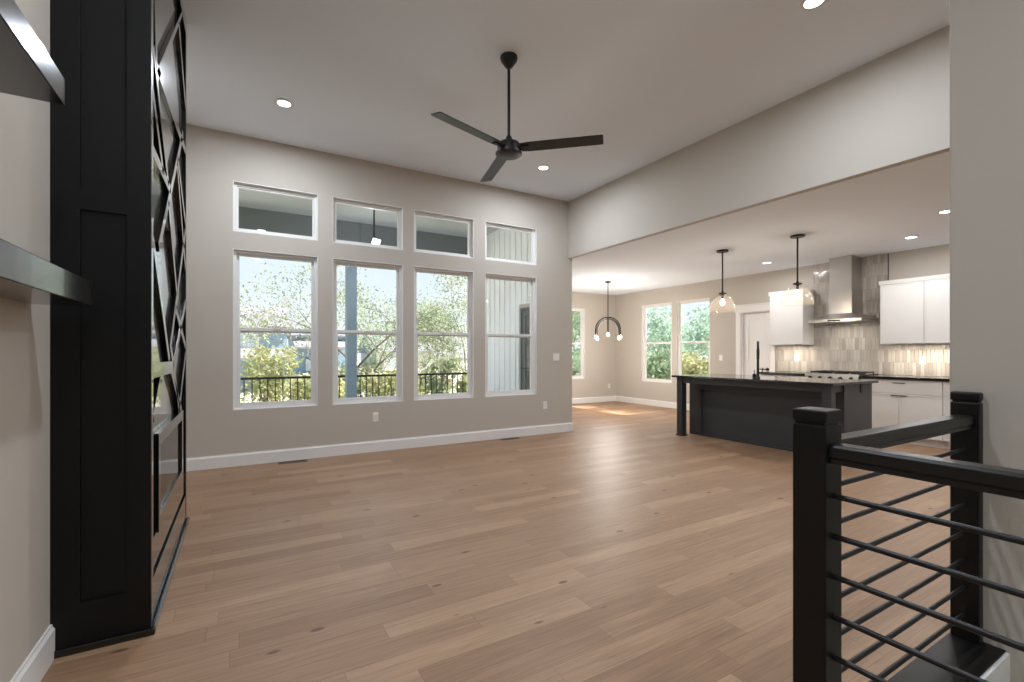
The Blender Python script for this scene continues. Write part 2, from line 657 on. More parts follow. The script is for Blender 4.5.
holes_b = [(a, b) + WLOW for a, b in WX] + [(a, b) + WTOP for a, b in WX]
struct(MB().grid(1, YB, YB + WT, (XL - 0.2, XE), (-0.2, HI + 0.2), holes_b).build('wall_back', M['wall']))
struct(MB().box(XL - 0.15, XL, YR - 0.15, YB + WT, -0.2, HI + 0.2).build('wall_left', M['wall']))
struct(MB().box(XL - 0.15, XS + 0.12, YR - 0.15, YR, -2.6, HI + 0.2).build('wall_rear', M['wall']))
struct(MB().box(XS, XS + 0.12, YR, 0.828, -2.6, HI + 0.2).build('wall_right', M['wall'], bevel=0.008))
struct(MB().box(XH, XE, -1.0, YB, LO, HI + 0.2).build('wall_upper', M['wall'], bevel=0.004))
struct(MB().box(XS + 0.12, XF + 0.2, -1.15, -1.0, -0.2, HI).build('wall_kitchen', M['wall']))
# stair floor opening
OX0, OX1, OY0, OY1 = 1.60, XS, -2.4, 0.65
struct(MB().grid(2, -0.3, 0.0, (XL, XF + 0.2), (YR, YN + 0.2),
                 [(OX0, OX1 + 0.06, OY0, OY1), (XL - 1, XE - 0.19, YB + WT, YN + 1)]).build('floor', M['floor']))
sw = MB().box(OX0 - 0.02, OX1, OY0 - 0.1, OY0, -2.6, -0.3).box(OX0 - 0.02, OX1, OY1, OY1 + 0.1, -2.6, -0.3).box(OX0 - 0.1, OX0, OY0, OY1, -2.6, -0.3)
struct(sw.build('wall_stairwell', M['wall']))
struct(MB().box(OX0 - 0.1, OX1 + 0.1, OY0 - 0.1, OY1 + 0.1, -2.7, -2.6).build('floor_stairwell', M['floor']))
cl = MB().box(XL - 0.15, XH, YR - 0.15, YB + WT, HI, HI + 0.15)
struct(cl.build('ceiling', M['ceiling']))
struct(MB().box(XE - 0.0005, XF + 0.2, -1.15, YN + 0.2, LO, LO + 0.15).build('ceiling_kitchen', M['ceiling']))
# nook walls
NWX, NWZ = (6.55, 7.475), (0.62, 2.37)
struct(MB().grid(1, YN, YN + WT, (XE - 0.19, XF + 0.2), (-0.2, LO + 0.1), [NWX + NWZ]).build('wall_nook', M['wall']))
KW = [(7.36, 8.28), (6.355, 7.225)]
KWZ = (0.57, 2.42)
DOOR_Y = (5.06, 5.655)
struct(MB().grid(0, XF, XF + WT, (-1.15, YN + 0.2), (-0.2, LO + 0.1),
                 [k + KWZ for k in KW] + [(DOOR_Y[0], DOOR_Y[1], -0.3, 2.045)]).build('wall_far', M['wall']))
PD = (6.32, 7.26)
struct(MB().grid(0, XE - 0.19, XE, (YB + WT, YN), (-0.2, HI + 0.1), [PD + (0.0, 2.07)]).build('wall_patio', M['wall']))

# baseboards (profile with a small cove on top)
BH, BT = 0.14, 0.016


def base_x(name, x0, x1, y, sgn):
    p = [(y, 0), (y - sgn * BT, 0), (y - sgn * BT, BH - 0.02), (y - sgn * BT * 0.5, BH - 0.008), (y - sgn * BT * 0.5, BH), (y, BH)]
    return struct(MB().prism(p, 0, x0, x1).build(name, M['trim']))


def base_y(name, y0, y1, x, sgn):
    p = [(x, 0), (x - sgn * BT, 0), (x - sgn * BT, BH - 0.02), (x - sgn * BT * 0.5, BH - 0.008), (x - sgn * BT * 0.5, BH), (x, BH)]
    return struct(MB().prism(p, 1, y0, y1).build(name, M['trim']))


base_x('baseboard_back', XL, XE + BT, YB, 1)
base_y('baseboard_back_end', YB, YB + WT, XE, -1)
base_y('baseboard_left', YR, 2.598, XL, -1)
base_y('baseboard_left_far', 4.23, YB, XL, -1)
base_x('baseboard_nook', XE, XF, YN, 1)
base_y('baseboard_far', 5.77, YN, XF, 1)
base_y('baseboard_nook_left', PD[1] + 0.09, YN, XE, -1)


# ------------------------------------------------------------------ windows
def window(name, axis, plane, sgn, u0, u1, z0, z1, double=True):
    """plane = room face of the wall, sgn = direction outwards; u runs along the wall"""
    def P(mb, ua, ub, d0, d1, za, zb):
        a, b = sorted((plane + sgn * d0, plane + sgn * d1))
        if axis == 1:
            mb.box(ua, ub, a, b, za, zb)
        else:
            mb.box(a, b, ua, ub, za, zb)

    def ring(mb, ua, ub, d0, d1, za, zb, w, wb=None):
        wb = wb or w
        P(mb, ua, ua + w, d0, d1, za, zb)
        P(mb, ub - w, ub, d0, d1, za, zb)
        P(mb, ua + w, ub - w, d0, d1, za, za + wb)
        P(mb, ua + w, ub - w, d0, d1, zb - w, zb)
    c = ((u0 + u1) / 2, plane) if axis == 1 else (plane, (u0 + u1) / 2)
    root = thing(name, (c[0], c[1], z0), None, None, kind='structure')
    jl = MB()
    ring(jl, u0, u1, 0.001, 0.045, z0, z1, 0.008)
    jl.build('jamb_liner', M['trim'], root)
    fr = MB()
    ring(fr, u0 + 0.004, u1 - 0.004, 0.045, WT + 0.01, z0 + 0.004, z1 - 0.004, 0.032)
    fr.build('frame', M['vinyl'], root, bevel=0.003)
    a, b, za, zb = u0 + 0.036, u1 - 0.036, z0 + 0.036, z1 - 0.036
    if double:
        zm = z0 + (z1 - z0) * 0.5
        up = MB()
        ring(up, a, b, 0.076, 0.100, zm - 0.026, zb, 0.028, 0.05)
        us = up.build('upper_sash', M['vinyl'], root, bevel=0.002)
        lo = MB()
        ring(lo, a, b, 0.050, 0.075, za, zm + 0.024, 0.036)
        ls = lo.build('lower_sash', M['vinyl'], root, bevel=0.002)
        g = MB()
        P(g, a + 0.028, b - 0.028, 0.086, 0.090, zm + 0.024, zb - 0.028)
        g.build('pane', M['pane'], us)
        g = MB()
        P(g, a + 0.036, b - 0.036, 0.061, 0.065, za + 0.036, zm - 0.012)
        g.build('pane', M['pane'], ls)
        k = MB()
        P(k, (u0 + u1) / 2 - 0.03, (u0 + u1) / 2 + 0.03, 0.040, 0.052, zm + 0.010, zm + 0.022)
        k.build('sash_lock', M['vinyl'], ls)
    else:
        sa = MB()
        ring(sa, a, b, 0.060, 0.09, za, zb, 0.018)
        s_ = sa.build('sash', M['vinyl'], root, bevel=0.002)
        g = MB()
        P(g, a + 0.018, b - 0.018, 0.073, 0.077, za + 0.018, zb - 0.018)
        g.build('pane', M['pane'], s_)
    return root


n_ = 1
for a, b in WX:
    window('window_%d' % n_, 1, YB, 1, a, b, *WLOW)
    n_ += 1
for a, b in WX:
    window('window_%d' % n_, 1, YB, 1, a, b, *WTOP, double=False)
    n_ += 1
window('window_9', 1, YN, 1, NWX[0], NWX[1], NWZ[0], NWZ[1])
window('window_10', 0, XF, 1, KW[0][0], KW[0][1], *KWZ)
window('window_11', 0, XF, 1, KW[1][0], KW[1][1], *KWZ)

# pantry door
d = thing('door_1', (XF, 5.36, 0), None, None, kind='structure')
cas = MB()
cy0, cy1, ct = DOOR_Y[0], DOOR_Y[1], 2.045
cas.box(XF - 0.02, XF, cy1, cy1 + 0.10, 0, ct + 0.0).box(XF - 0.02, XF, cy0 - 0.085, cy0, 0, ct)
cas.box(XF - 0.024, XF, cy0 - 0.085, cy1 + 0.115, ct, ct + 0.13).box(XF - 0.034, XF, cy0 - 0.085, cy1 + 0.13, ct + 0.13, ct + 0.155)
cas.build('casing', M['trim'], d, bevel=0.003)
jm = MB().box(XF, XF + WT, cy1 - 0.018, cy1, 0, ct).box(XF, XF + WT, cy0, cy0 + 0.018, 0, ct).box(XF, XF + WT, cy0 + 0.018, cy1 - 0.018, ct - 0.018, ct)
jm.build('jamb', M['trim'], d)
sl = MB().box(XF + 0.06, XF + 0.085, cy0 + 0.02, cy1 - 0.02, 0.01, ct - 0.02)
for (pa, pb) in ((0.01, 0.24), (0.98, 1.14), (1.9, ct - 0.02)):
    sl.box(XF + 0.048, XF + 0.06, cy0 + 0.13, cy1 - 0.13, pa, pb)
sl.box(XF + 0.048, XF + 0.06, cy0 + 0.02, cy0 + 0.13, 0.01, ct - 0.02).box(XF + 0.048, XF + 0.06, cy1 - 0.13, cy1 - 0.02, 0.01, ct - 0.02)
slab = sl.build('slab', M['trim'], d, bevel=0.003)
hd = MB().tube([(XF + 0.05, cy0 + 0.085, 0.95), (XF + 0.035, cy0 + 0.085, 0.95)], 0.028, 16)
hd.tube([(XF + 0.04, cy0 + 0.085, 0.95), (XF - 0.012, cy0 + 0.085, 0.95), (XF - 0.018, cy0 + 0.095, 0.95), (XF - 0.018, cy0 + 0.20, 0.95)], 0.010, 10)
hd.build('door_handle', M['black_metal'], slab, smooth=True)

# patio door in the nook's left wall
d = thing('door_2', (XE - 0.1, (PD[0] + PD[1]) / 2, 0), None, None, kind='structure')
MB().box(XE - 0.21, XE - 0.01, PD[0], PD[0] + 0.03, 0, 2.07).box(XE - 0.21, XE - 0.01, PD[1] - 0.03, PD[1], 0, 2.07).box(XE - 0.21, XE - 0.01, PD[0] + 0.03, PD[1] - 0.03, 2.04, 2.07).build('jamb', M['beam'], d)
cs = MB().box(XE, XE + 0.018, PD[0] - 0.09, PD[0], 0, 2.07).box(XE, XE + 0.018, PD[1], PD[1] + 0.09, 0, 2.07).box(XE, XE + 0.018, PD[0] - 0.09, PD[1] + 0.09, 2.07, 2.17)
cs.build('casing', M['trim'], d, bevel=0.003)
ds = MB()
xa, xb = XE - 0.19, XE - 0.15
ds.box(xa, xb, PD[0] + 0.03, PD[0] + 0.14, 0.01, 2.04).box(xa, xb, PD[1] - 0.14, PD[1] - 0.03, 0.01, 2.04)
ds.box(xa, xb, PD[0] + 0.14, PD[1] - 0.14, 0.01, 0.25).box(xa, xb, PD[0] + 0.14, PD[1] - 0.14, 1.93, 2.04)
slab = ds.build('slab', M['beam'], d, bevel=0.003)
MB().box(xa + 0.015, xa + 0.02, PD[0] + 0.14, PD[1] - 0.14, 0.25, 1.93).build('pane', M['pane'], slab)
MB().tube([(xa, PD[1] - 0.085, 0.98), (xa - 0.05, PD[1] - 0.085, 0.98), (xa - 0.055, PD[1] - 0.19, 0.98)], 0.010, 8).build('door_handle', M['black_metal'], slab, smooth=True)

# ------------------------------------------------------------------ backsplash (fixed wall tile)
bs = MB().box(XF - 0.011, XF, 1.5, 3.246, 0.925, 1.39).box(XF - 0.011, XF, 3.246, 4.304, 0.925, LO).box(XF - 0.011, XF, 4.304, 4.972, 0.925, 1.40)
struct(bs.build('wall_tile', M['tile']))
struct(MB().box(XF - 0.014, XF, 3.236, 3.2455, 2.30, LO).build('trim_1', M['slot']))

# ------------------------------------------------------------------ fireplace
FX, FY0, FY1 = -0.345, 2.60, 4.20   # front plane, near side, far side
fp = thing('fireplace_surround', (-0.5, 3.4, 0), 'tall black panelled fireplace surround with angled trim strips, standing on the wood floor', 'fireplace')
REC = 0.022
FH = HI - 0.002
core = MB().grid(0, XL, FX - REC, (FY0 + 0.016, FY1), (0.0, FH), [(2.86, 3.83, 0.46, 0.80)])
core.build('body', M['black_satin'], fp)
sidep = MB().grid(1, FY0, FY0 + 0.016, (XL, FX), (0.03, FH), [(-0.583, -0.429, 0.205, 1.855), (-0.583, -0.429, 1.940, 3.52)])
sidep.build('side_panel', M['black_side'], fp, bevel=0.004)
for (za_, zb_) in ((0.205, 1.855), (1.940, 3.52)):
    MB().box(-0.583, -0.429, FY0 + 0.011, FY0 + 0.0158, za_, zb_).build('recessed_panel', M['black_side'], fp)
frm = MB()
frm.box(FX - REC, FX, FY0 + 0.016, 2.665, 0.03, FH).box(FX - REC, FX, FY1 - 0.07, FY1, 0.03, FH)
frm.box(FX - REC, FX, 2.665, FY1 - 0.07, 3.58, FH)
frm.build('face_frame', M['black_satin'], fp, bevel=0.002)
# bands around the fire opening and the short mantel band
fb = MB().box(FX - REC, FX + 0.004, 2.80, 3.90, 0.80, 0.862).box(FX - REC, FX + 0.004, 2.80, 3.90, 0.385, 0.46)
fb.box(FX - REC, FX + 0.004, 2.80, 2.86, 0.46, 0.80).box(FX - REC, FX + 0.004, 3.83, 3.90, 0.46, 0.80)
fb.build('opening_band', M['black_satin'], fp, bevel=0.002)
MB().box(FX - REC, FX, 2.665, 3.40, 1.135, 1.205).build('mantel_band', M['black_satin'], fp, bevel=0.002)
bp_ = MB().box(FX - REC, FX - 0.002, 2.665, FY1 - 0.07, 0.03, 0.215).box(FX - REC, FX - 0.008, 2.665, FY1 - 0.07, 0.245, 0.385)
bp_.build('lower_panel', M['black_satin'], fp, bevel=0.002)
strips = [((3.95, 3.75), (2.80, 2.583)), ((2.80, 2.627), (4.13, 2.722)), ((3.691, 3.40), (4.13, 3.04)),
          ((2.70, 3.15), (2.78, 2.60)), ((2.68, 2.66), (3.20, 2.187)), ((2.665, 2.181), (3.30, 2.184)),
          ((3.95, 2.777), (2.85, 1.77)), ((3.633, 2.50), (4.13, 2.19)), ((2.67, 1.775), (3.26, 1.19)),
          ((3.225, 1.207), (3.85, 0.865)), ((3.27, 1.275), (4.13, 2.15)), ((2.953, 1.144), (2.69, 0.95)),
          ((2.665, 2.45), (3.0, 2.183)), ((3.20, 2.10), (3.60, 1.62)), ((3.60, 2.455), (4.13, 1.86)),
          ((3.30, 1.29), (3.75, 0.862)), ((3.52, 1.53), (4.13, 1.30)), ((3.40, 1.17), (4.13, 1.62)), ((3.70, 0.862), (4.13, 1.25))]
for (ya, za), (yb, zb) in strips:
    a, b = Vector((0, ya, za)), Vector((0, yb, zb))
    t = (b - a).normalized()
    nn = Vector((1, 0, 0)).cross(t)
    w = 0.026
    q = [a + nn * w, a - nn * w, b - nn * w, b + nn * w]
    MB().prism([(max(2.64, min(FY1 - 0.03, v.y)), min(v.z, FH - 0.05)) for v in q], 0, FX - REC, FX - 0.0015).build('trim_strip', M['black_satin'], fp, bevel=0.0015)
sh = MB().box(XL, FX + 0.016, FY0 - 0.016, FY0, 0.0, 0.032).box(FX, FX + 0.016, FY0, FY1 + 0.016, 0.0, 0.032).box(XL, FX, FY1, FY1 + 0.016, 0, 0.032)
sh.build('shoe_moulding', M['black_satin'], fp, bevel=0.005)
fbx = MB().box(-0.62, -0.60, 2.86, 3.83, 0.46, 0.80).box(-0.60, FX - REC, 2.86, 2.87, 0.46, 0.80).box(-0.60, FX - REC, 3.82, 3.83, 0.46, 0.80)
fbx.box(-0.60, FX - REC, 2.87, 3.82, 0.46, 0.475).box(-0.60, FX - REC, 2.87, 3.82, 0.79, 0.80)
fbo = fbx.build('firebox', M['firebox'], fp)
MB().box(-0.56, -0.42, 2.95, 3.74, 0.475, 0.50).build('ember_bed', M['ember'], fbo)
MB().box(FX - 0.012, FX - 0.008, 2.86, 3.83, 0.46, 0.80).build('glass_front', M['fireglass'], fp)
mbx = MB().box(FX - REC, FX - 0.010, 3.18, 3.30, 1.95, 2.01).box(FX - REC, FX - 0.006, 3.18, 3.20, 2.01, 2.10).box(FX - REC, FX - 0.006, 3.28, 3.30, 2.01, 2.10)
mbo = mbx.build('cable_box', M['black_metal'], fp, bevel=0.003)
MB().box(FX - REC, FX - 0.014, 3.205, 3.275, 2.012, 2.09).build('cover_plate', M['plastic'], mbo)

# ------------------------------------------------------------------ floating shelves
for (y1, z0, z1, lab) in ((2.37, 1.43, 1.522, 'lower dark wood floating shelf with a broad front edge on the left wall'),
                          (2.02, 2.047, 2.133, 'upper dark wood floating shelf, highest on the left wall, cut off by the frame')):
    sroot = MB().box(XL, -0.489, 0.15, y1, z0, z1).build('floating_shelf', M['shelf_wood'], None, bevel=0.003, base=(XL, 1.2, z0))
    tag(sroot, lab, 'shelf', 'floating shelves beside the fireplace')

# ------------------------------------------------------------------ ceiling fan
def fan(name, x, y, zc, zr, zh, ang, metal, blade_m, label, L=0.76, house=None):
    r = thing(name, (x, y, zc), label, 'ceiling fan')
    MB().lathe([(0.07, zc - 0.0005), (0.072, zc - 0.012), (0.066, zc - 0.035), (0.03, zc - 0.085), (0.018, zc - 0.092)], (x, y)).build('canopy', metal, r, smooth=True)
    MB().tube([(x, y, zc - 0.085), (x, y, zr)], 0.0125, 14).build('downrod', metal, r, smooth=True)
    MB().lathe([(0.02, zr + 0.03), (0.03, zr), (0.035, zr - 0.015), (0.085, zr - 0.03), (0.095, zr - 0.045), (0.097, zh + 0.012), (0.11, zh + 0.006), (0.11, zh - 0.004), (0.10, zh - 0.012)], (x, y)).build('motor_housing', house or metal, r, smooth=True)
    zb = (zr + zh) / 2 - 0.012
    for k in range(3):
        a = math.radians(ang + 120 * k)
        m = Matrix.Translation((x, y, zb)) @ Matrix.Rotation(a, 4, 'Z') @ Matrix.Rotation(math.radians(-11), 4, 'X')
        mb = MB()
        n = 8
        top, bot = [], []
        prof = []
        for i in range(n + 1):
            s = i / n
            xx = 0.10 + s * (L - 0.10)
            hw = 0.058 if s > 0.08 else 0.05
            prof.append((xx, hw))
        pts = [(xx, hw) for xx, hw in prof]
        pts[-1] = (L, 0.05)
        pts.insert(-1, (L - 0.012, 0.058))
        poly = [(xx, hw) for xx, hw in pts] + [(xx, -hw) for xx, hw in reversed(pts)]
        vs = [m @ Vector((px, py, 0.006 - abs(py) * 0.05)) for px, py in poly] + [m @ Vector((px, py, -0.006 + 0.0)) for px, py in poly]
        q = len(poly)
        mb.add(vs, [tuple(range(q)), tuple(range(2 * q - 1, q - 1, -1))] + [(i, i + q, (i + 1) % q + q, (i + 1) % q) for i in range(q)])
        bl = mb.build('blade', blade_m, r, bevel=0.002)
        MB().obox(m @ Matrix.Translation((0.115, 0, -0.010)), 0.11, 0.045, 0.012).build('blade_iron', metal, bl, bevel=0.002)
    return r


fan('ceiling_fan', 1.90, 3.315, HI, 3.00, 2.885, 77.5, M['black_metal'], M['black_metal'], 'black three-blade ceiling fan hanging on a long rod from the high ceiling')

# ------------------------------------------------------------------ recessed lights
can_src = None
CANS = [(0.363, 5.023, HI, 'recessed ceiling light above the leftmost window, left of the black fan'),
        (3.42, 5.06, HI, 'recessed ceiling light above the rightmost tall window, right of the black fan'),
        (3.417, 1.73, HI, 'recessed ceiling light at the top edge of the photo, above the sloping wall line'),
        (0.363, 1.73, HI, 'recessed ceiling light overhead near the fireplace, mirrored in the first transom window'),
        (0.363, -1.5, HI, 'recessed ceiling light behind the camera over the left wall'),
        (2.0, -1.5, HI, 'recessed ceiling light behind the camera over the stairs'),
        (7.613, 4.595, LO, 'recessed ceiling light between the two glass pendants, near the range hood'),
        (7.571, 2.641, LO, 'recessed ceiling light above the right white wall cabinet'),
        (6.52, 1.965, LO, 'recessed ceiling light half hidden behind the right wall corner'),
        (7.57, 0.7, LO, 'recessed ceiling light deep in the kitchen behind the right wall'),
        (6.1, 0.2, LO, 'unseen recessed ceiling light added right of the island to brighten its end panel'),  # extra downlight out of view, added to brighten the island's end panel
        (4.9, 0.7, LO, 'recessed ceiling light over the kitchen passage behind the right wall')]
for (x, y, z, lab) in CANS:
    if can_src is None:
        r = thing('recessed_light', (x, y, z), lab, 'ceiling light', 'recessed ceiling lights')
        MB().lathe([(0.056, z - 0.0005), (0.082, z - 0.0005), (0.084, z - 0.004), (0.078, z - 0.008), (0.062, z - 0.009), (0.056, z - 0.004)], (x, y), 32).build('trim_ring', M['trim'], r, smooth=True)
        MB().lathe([(0.060, z - 0.003), (0.060, z - 0.0065)], (x, y), 32).build('lens', M['lens'], r, smooth=True)
        can_src = r
    else:
        r = copy_tree(can_src)
        r.location = (x, y, z)
        r['label'] = lab
for (x, y, z, lab) in CANS:
    lamp('AREA', 'can_lamp', (x, y, z - 0.015), CAN_POWER_GREAT if z == HI else CAN_POWER_KITCHEN, (CAN_COLOR if z == HI else (0.97, 0.98, 1.0)), None, 0.12).data.spread = CAN_SPREAD

# ------------------------------------------------------------------ kitchen pendants
def pendant(x, y, zrim, label):
    z = LO
    r = thing('pendant_light', (x, y, z), label, 'pendant light', 'glass pendants over the island')
    H = 0.255
    zt = zrim + H
    MB().lathe([(0.082, z - 0.0005), (0.084, z - 0.018), (0.078, z - 0.024)], (x, y)).build('canopy', M['black_metal'], r, smooth=True)
    MB().tube([(x, y, z - 0.02), (x, y, zt + 0.02)], 0.0105, 12).build('rod', M['black_metal'], r, smooth=True)
    MB().lathe([(0.014, zt + 0.05), (0.018, zt + 0.03), (0.052, zt + 0.026), (0.054, zt + 0.012), (0.03, zt + 0.006)], (x, y)).build('cap', M['black_metal'], r, smooth=True)
    prof = []
    R = 0.183
    for i in range(15):
        a = PI / 2 * i / 14
        prof.append((max(0.03, R * math.sin(a)), zrim + H * (0.06 + 0.94 * math.cos(a))))
    prof.append((R, zrim))
    mb = MB()
    n = 40
    for (rr, zz) in prof:
        for k in range(n):
            q = rr * (1 + 0.003 * math.cos(k * 20 * 2 * PI / n))
            mb.v.append((x + q * math.cos(2 * PI * k / n), y + q * math.sin(2 * PI * k / n), zz))
    for i in range(len(prof) - 1):
        for k in range(n):
            a, b = i * n + k, i * n + (k + 1) % n
            mb.f.append((a, a + n, b + n, b))
    mb.build('shade', M['dome'], r, smooth=True)
    MB().lathe([(0.016, zt + 0.01), (0.018, zt - 0.045), (0.015, zt - 0.06)], (x, y), 16).build('socket', M['bronze'], r, smooth=True)
    bz = zt - 0.115
    MB().lathe([(0.012, bz + 0.06), (0.018, bz + 0.04), (0.032, bz + 0.012), (0.034, bz - 0.006), (0.026, bz - 0.028), (0.001, bz - 0.038)], (x, y), 20).build('bulb', M['bulb'], r, smooth=True)
    lamp('POINT', 'pendant_lamp', (x, y, bz - 0.06), 10.0, (1.0, 0.90, 0.78), None, 0.03)


pendant(6.156, 4.389, 1.86, 'left glass dome pendant on a black rod, hanging in front of the two kitchen windows')
pendant(6.208, 3.344, 1.873, 'right glass dome pendant on a black rod, hanging beside the steel range hood')

# ------------------------------------------------------------------ nook chandelier
cx, cy = 6.719, 7.504
ch = thing('chandelier', (cx, cy, LO), 'dark bronze chandelier of crossed arches with bare glowing bulbs, hanging in the far nook', 'chandelier')
MB().lathe([(0.062, LO - 0.0005), (0.064, LO - 0.02), (0.056, LO - 0.026)], (cx, cy)).build('canopy', M['bronze'], ch, smooth=True)
ZT = 2.01
MB().tube([(cx, cy, LO - 0.02), (cx, cy, ZT - 0.01)], 0.009, 10).build('rod', M['bronze'], ch, smooth=True)
RA = 0.255
view = math.atan2(cy, cx)
for k, (da, rr, dz) in enumerate(((PI / 2 + 0.05, RA, 0.0), (PI / 2 - 0.42, RA * 0.97, -0.035))):
    ax = Vector((math.cos(view + da), math.sin(view + da), 0))
    top = Vector((cx, cy, ZT + dz))
    pts = [top + ax * rr * math.cos(t) + Vector((0, 0, -rr + rr * math.sin(t))) for t in [PI * i / 20 for i in range(21)]]
    pts = [pts[0] + Vector((0, 0, -0.10))] + pts + [pts[-1] + Vector((0, 0, -0.10))]
    arch = MB().tube(pts, 0.0165, 10).build('arch_arm', M['bronze'], ch, smooth=True)
    for pt in (pts[0], pts[-1]):
        MB().lathe([(0.02, pt.z + 0.01), (0.02, pt.z - 0.02)], (pt.x, pt.y), 12).build('socket', M['bronze'], arch, smooth=True)
        MB().lathe([(0.013, pt.z - 0.018), (0.03, pt.z - 0.05), (0.032, pt.z - 0.068), (0.022, pt.z - 0.09), (0.001, pt.z - 0.10)], (pt.x, pt.y), 16).build('bulb', M['bulb'], arch, smooth=True)
st = MB().tube([(cx, cy, ZT), (cx, cy, ZT - 0.32)], 0.0165, 10).build('centre_stem', M['bronze'], ch, smooth=True)
MB().lathe([(0.013, ZT - 0.32), (0.03, ZT - 0.35), (0.032, ZT - 0.368), (0.022, ZT - 0.39), (0.001, ZT - 0.40)], (cx, cy), 16).build('bulb', M['bulb'], st, smooth=True)
lamp('POINT', 'chandelier_lamp', (cx, cy, 1.50), 85.0, (1.0, 0.94, 0.88), None, 0.22)

# ------------------------------------------------------------------ kitchen island
IX0, IX1, IY0, IY1 = 5.765, 6.73, 2.735, 4.895
isl = thing('kitchen_island', (6.3, 3.8, 0), 'charcoal kitchen island with square corner legs and a recessed long panel', 'kitchen island')
LEG = 0.10
for y in (IY0, IY1 - LEG):
    lg = MB().box(IX0, IX0 + LEG, y, y + LEG, 0.0, 0.885)
    lo_ = lg.build('leg', M['island'], isl, bevel=0.003)
    MB().box(IX0 - 0.012, IX0 + LEG + 0.012, y - 0.012, y + LEG + 0.012, 0.0, 0.022).build('foot_moulding', M['island'], lo_, bevel=0.004)
BX = 6.055
MB().box(BX + 0.02, IX1 - 0.0, IY0 + 0.02, IY1 - 0.02, 0.0, 0.885).build('body', M['island'], isl)
fp_ = MB().box(BX, BX + 0.02, IY0, IY0 + 0.19, 0.0, 0.885).box(BX, BX + 0.02, IY1 - 0.22, IY1, 0.0, 0.885).box(BX, BX + 0.02, IY0 + 0.19, IY1 - 0.22, 0.70, 0.885)
fp_.box(BX, BX + 0.02, IY0 + 0.19, IY1 - 0.22, 0.0, 0.03)
fp_.build('front_panel', M['island'], isl, bevel=0.002)
MB().box(BX + 0.02, IX1, IY0, IY0 + 0.02, 0.0, 0.885).build('end_panel', M['island'], isl, bevel=0.002)
MB().box(BX + 0.02, IX1, IY1 - 0.02, IY1, 0.0, 0.885).build('end_panel', M['island'], isl, bevel=0.002)
ap = MB().box(IX0 + 0.015, IX0 + 0.04, IY0 + LEG, IY1 - LEG, 0.80, 0.885).box(IX0 + LEG, BX, IY0 + 0.015, IY0 + 0.04, 0.80, 0.885).box(IX0 + LEG, BX, IY1 - 0.04, IY1 - 0.015, 0.80, 0.885)
ap.build('apron', M['island'], isl, bevel=0.002)
for k in range(4):
    ya = IY0 + 0.03 + k * 0.53
    MB().box(IX1, IX1 + 0.018, ya, ya + 0.51, 0.11, 0.87).build('door', M['island'], isl, bevel=0.002)
tag(MB().box(5.705, 6.80, 2.69, 4.945, 0.8855, 0.915).build('island_countertop', M['granite'], None, bevel=0.004, base=(6.25, 3.82, 0.8855)),
    'polished black granite slab lying on the charcoal kitchen island', 'countertop')
o = thing('power_outlet', (6.46, IY0, 0.83), 'black power outlet on the grey end panel of the island', 'outlet')
MB().box(6.43, 6.49, IY0 - 0.006, IY0, 0.775, 0.885).build('plate', M['black_metal'], o, bevel=0.002)
MB().box(6.445, 6.475, IY0 - 0.009, IY0 - 0.006, 0.785, 0.82).box(6.445, 6.475, IY0 - 0.009, IY0 - 0.006, 0.84, 0.875).build('socket', M['slot'], o)

# faucet + soap pump
fx_, fy_, fz_ = 5.99, 3.74, 0.915
dv = Vector((0.85, 0.53, 0)).normalized()
fa = thing('kitchen_faucet', (fx_, fy_, fz_), 'tall black high-arc kitchen faucet standing on the island countertop', 'faucet')
MB().lathe([(0.018, fz_ + 0.10), (0.018, fz_ + 0.03), (0.026, fz_ + 0.012), (0.028, fz_ + 0.0005)], (fx_, fy_), 20).build('base', M['black_metal'], fa, smooth=True)
P0 = Vector((fx_, fy_, 0))
Rr = 0.095
pts = [P0 + Vector((0, 0, fz_ + 0.08)), P0 + Vector((0, 0, 1.31))]
pts += [P0 + dv * (Rr - Rr * math.cos(t)) + Vector((0, 0, 1.31 + Rr * math.sin(t))) for t in [PI * i / 14 for i in range(1, 15)]]
MB().tube(pts, 0.016, 12).build('spout', M['black_metal'], fa, smooth=True)
e_ = P0 + dv * 2 * Rr
MB().tube([e_ + Vector((0, 0, 1.315)), e_ + Vector((0, 0, 1.29)), e_ + Vector((0, 0, 1.17))], [0.017, 0.021, 0.02], 14).build('spray_head', M['black_metal'], fa, smooth=True)
sd = Vector((-dv.y, dv.x, 0))
MB().tube([P0 + Vector((0, 0, fz_ + 0.07)), P0 - sd * 0.045 + Vector((0, 0, fz_ + 0.075)), P0 - sd * 0.06 + Vector((0, 0, fz_ + 0.14))], [0.011, 0.009, 0.006], 10).build('lever', M['black_metal'], fa, smooth=True)
sx, sy = 6.03, 3.815
sp_ = thing('soap_dispenser', (sx, sy, 0.915), 'small black soap pump beside the tall faucet on the island', 'soap dispenser')
MB().lathe([(0.012, 0.975), (0.024, 0.965), (0.026, 0.93), (0.024, 0.9155)], (sx, sy), 18).build('base', M['black_metal'], sp_, smooth=True)
MB().tube([(sx, sy, 0.97), (sx, sy, 1.015), (sx + 0.05, sy + 0.03, 1.02)], 0.006, 8).build('nozzle', M['black_metal'], sp_, smooth=True)

# ------------------------------------------------------------------ kitchen cabinets on the far wall
CXF = 7.90


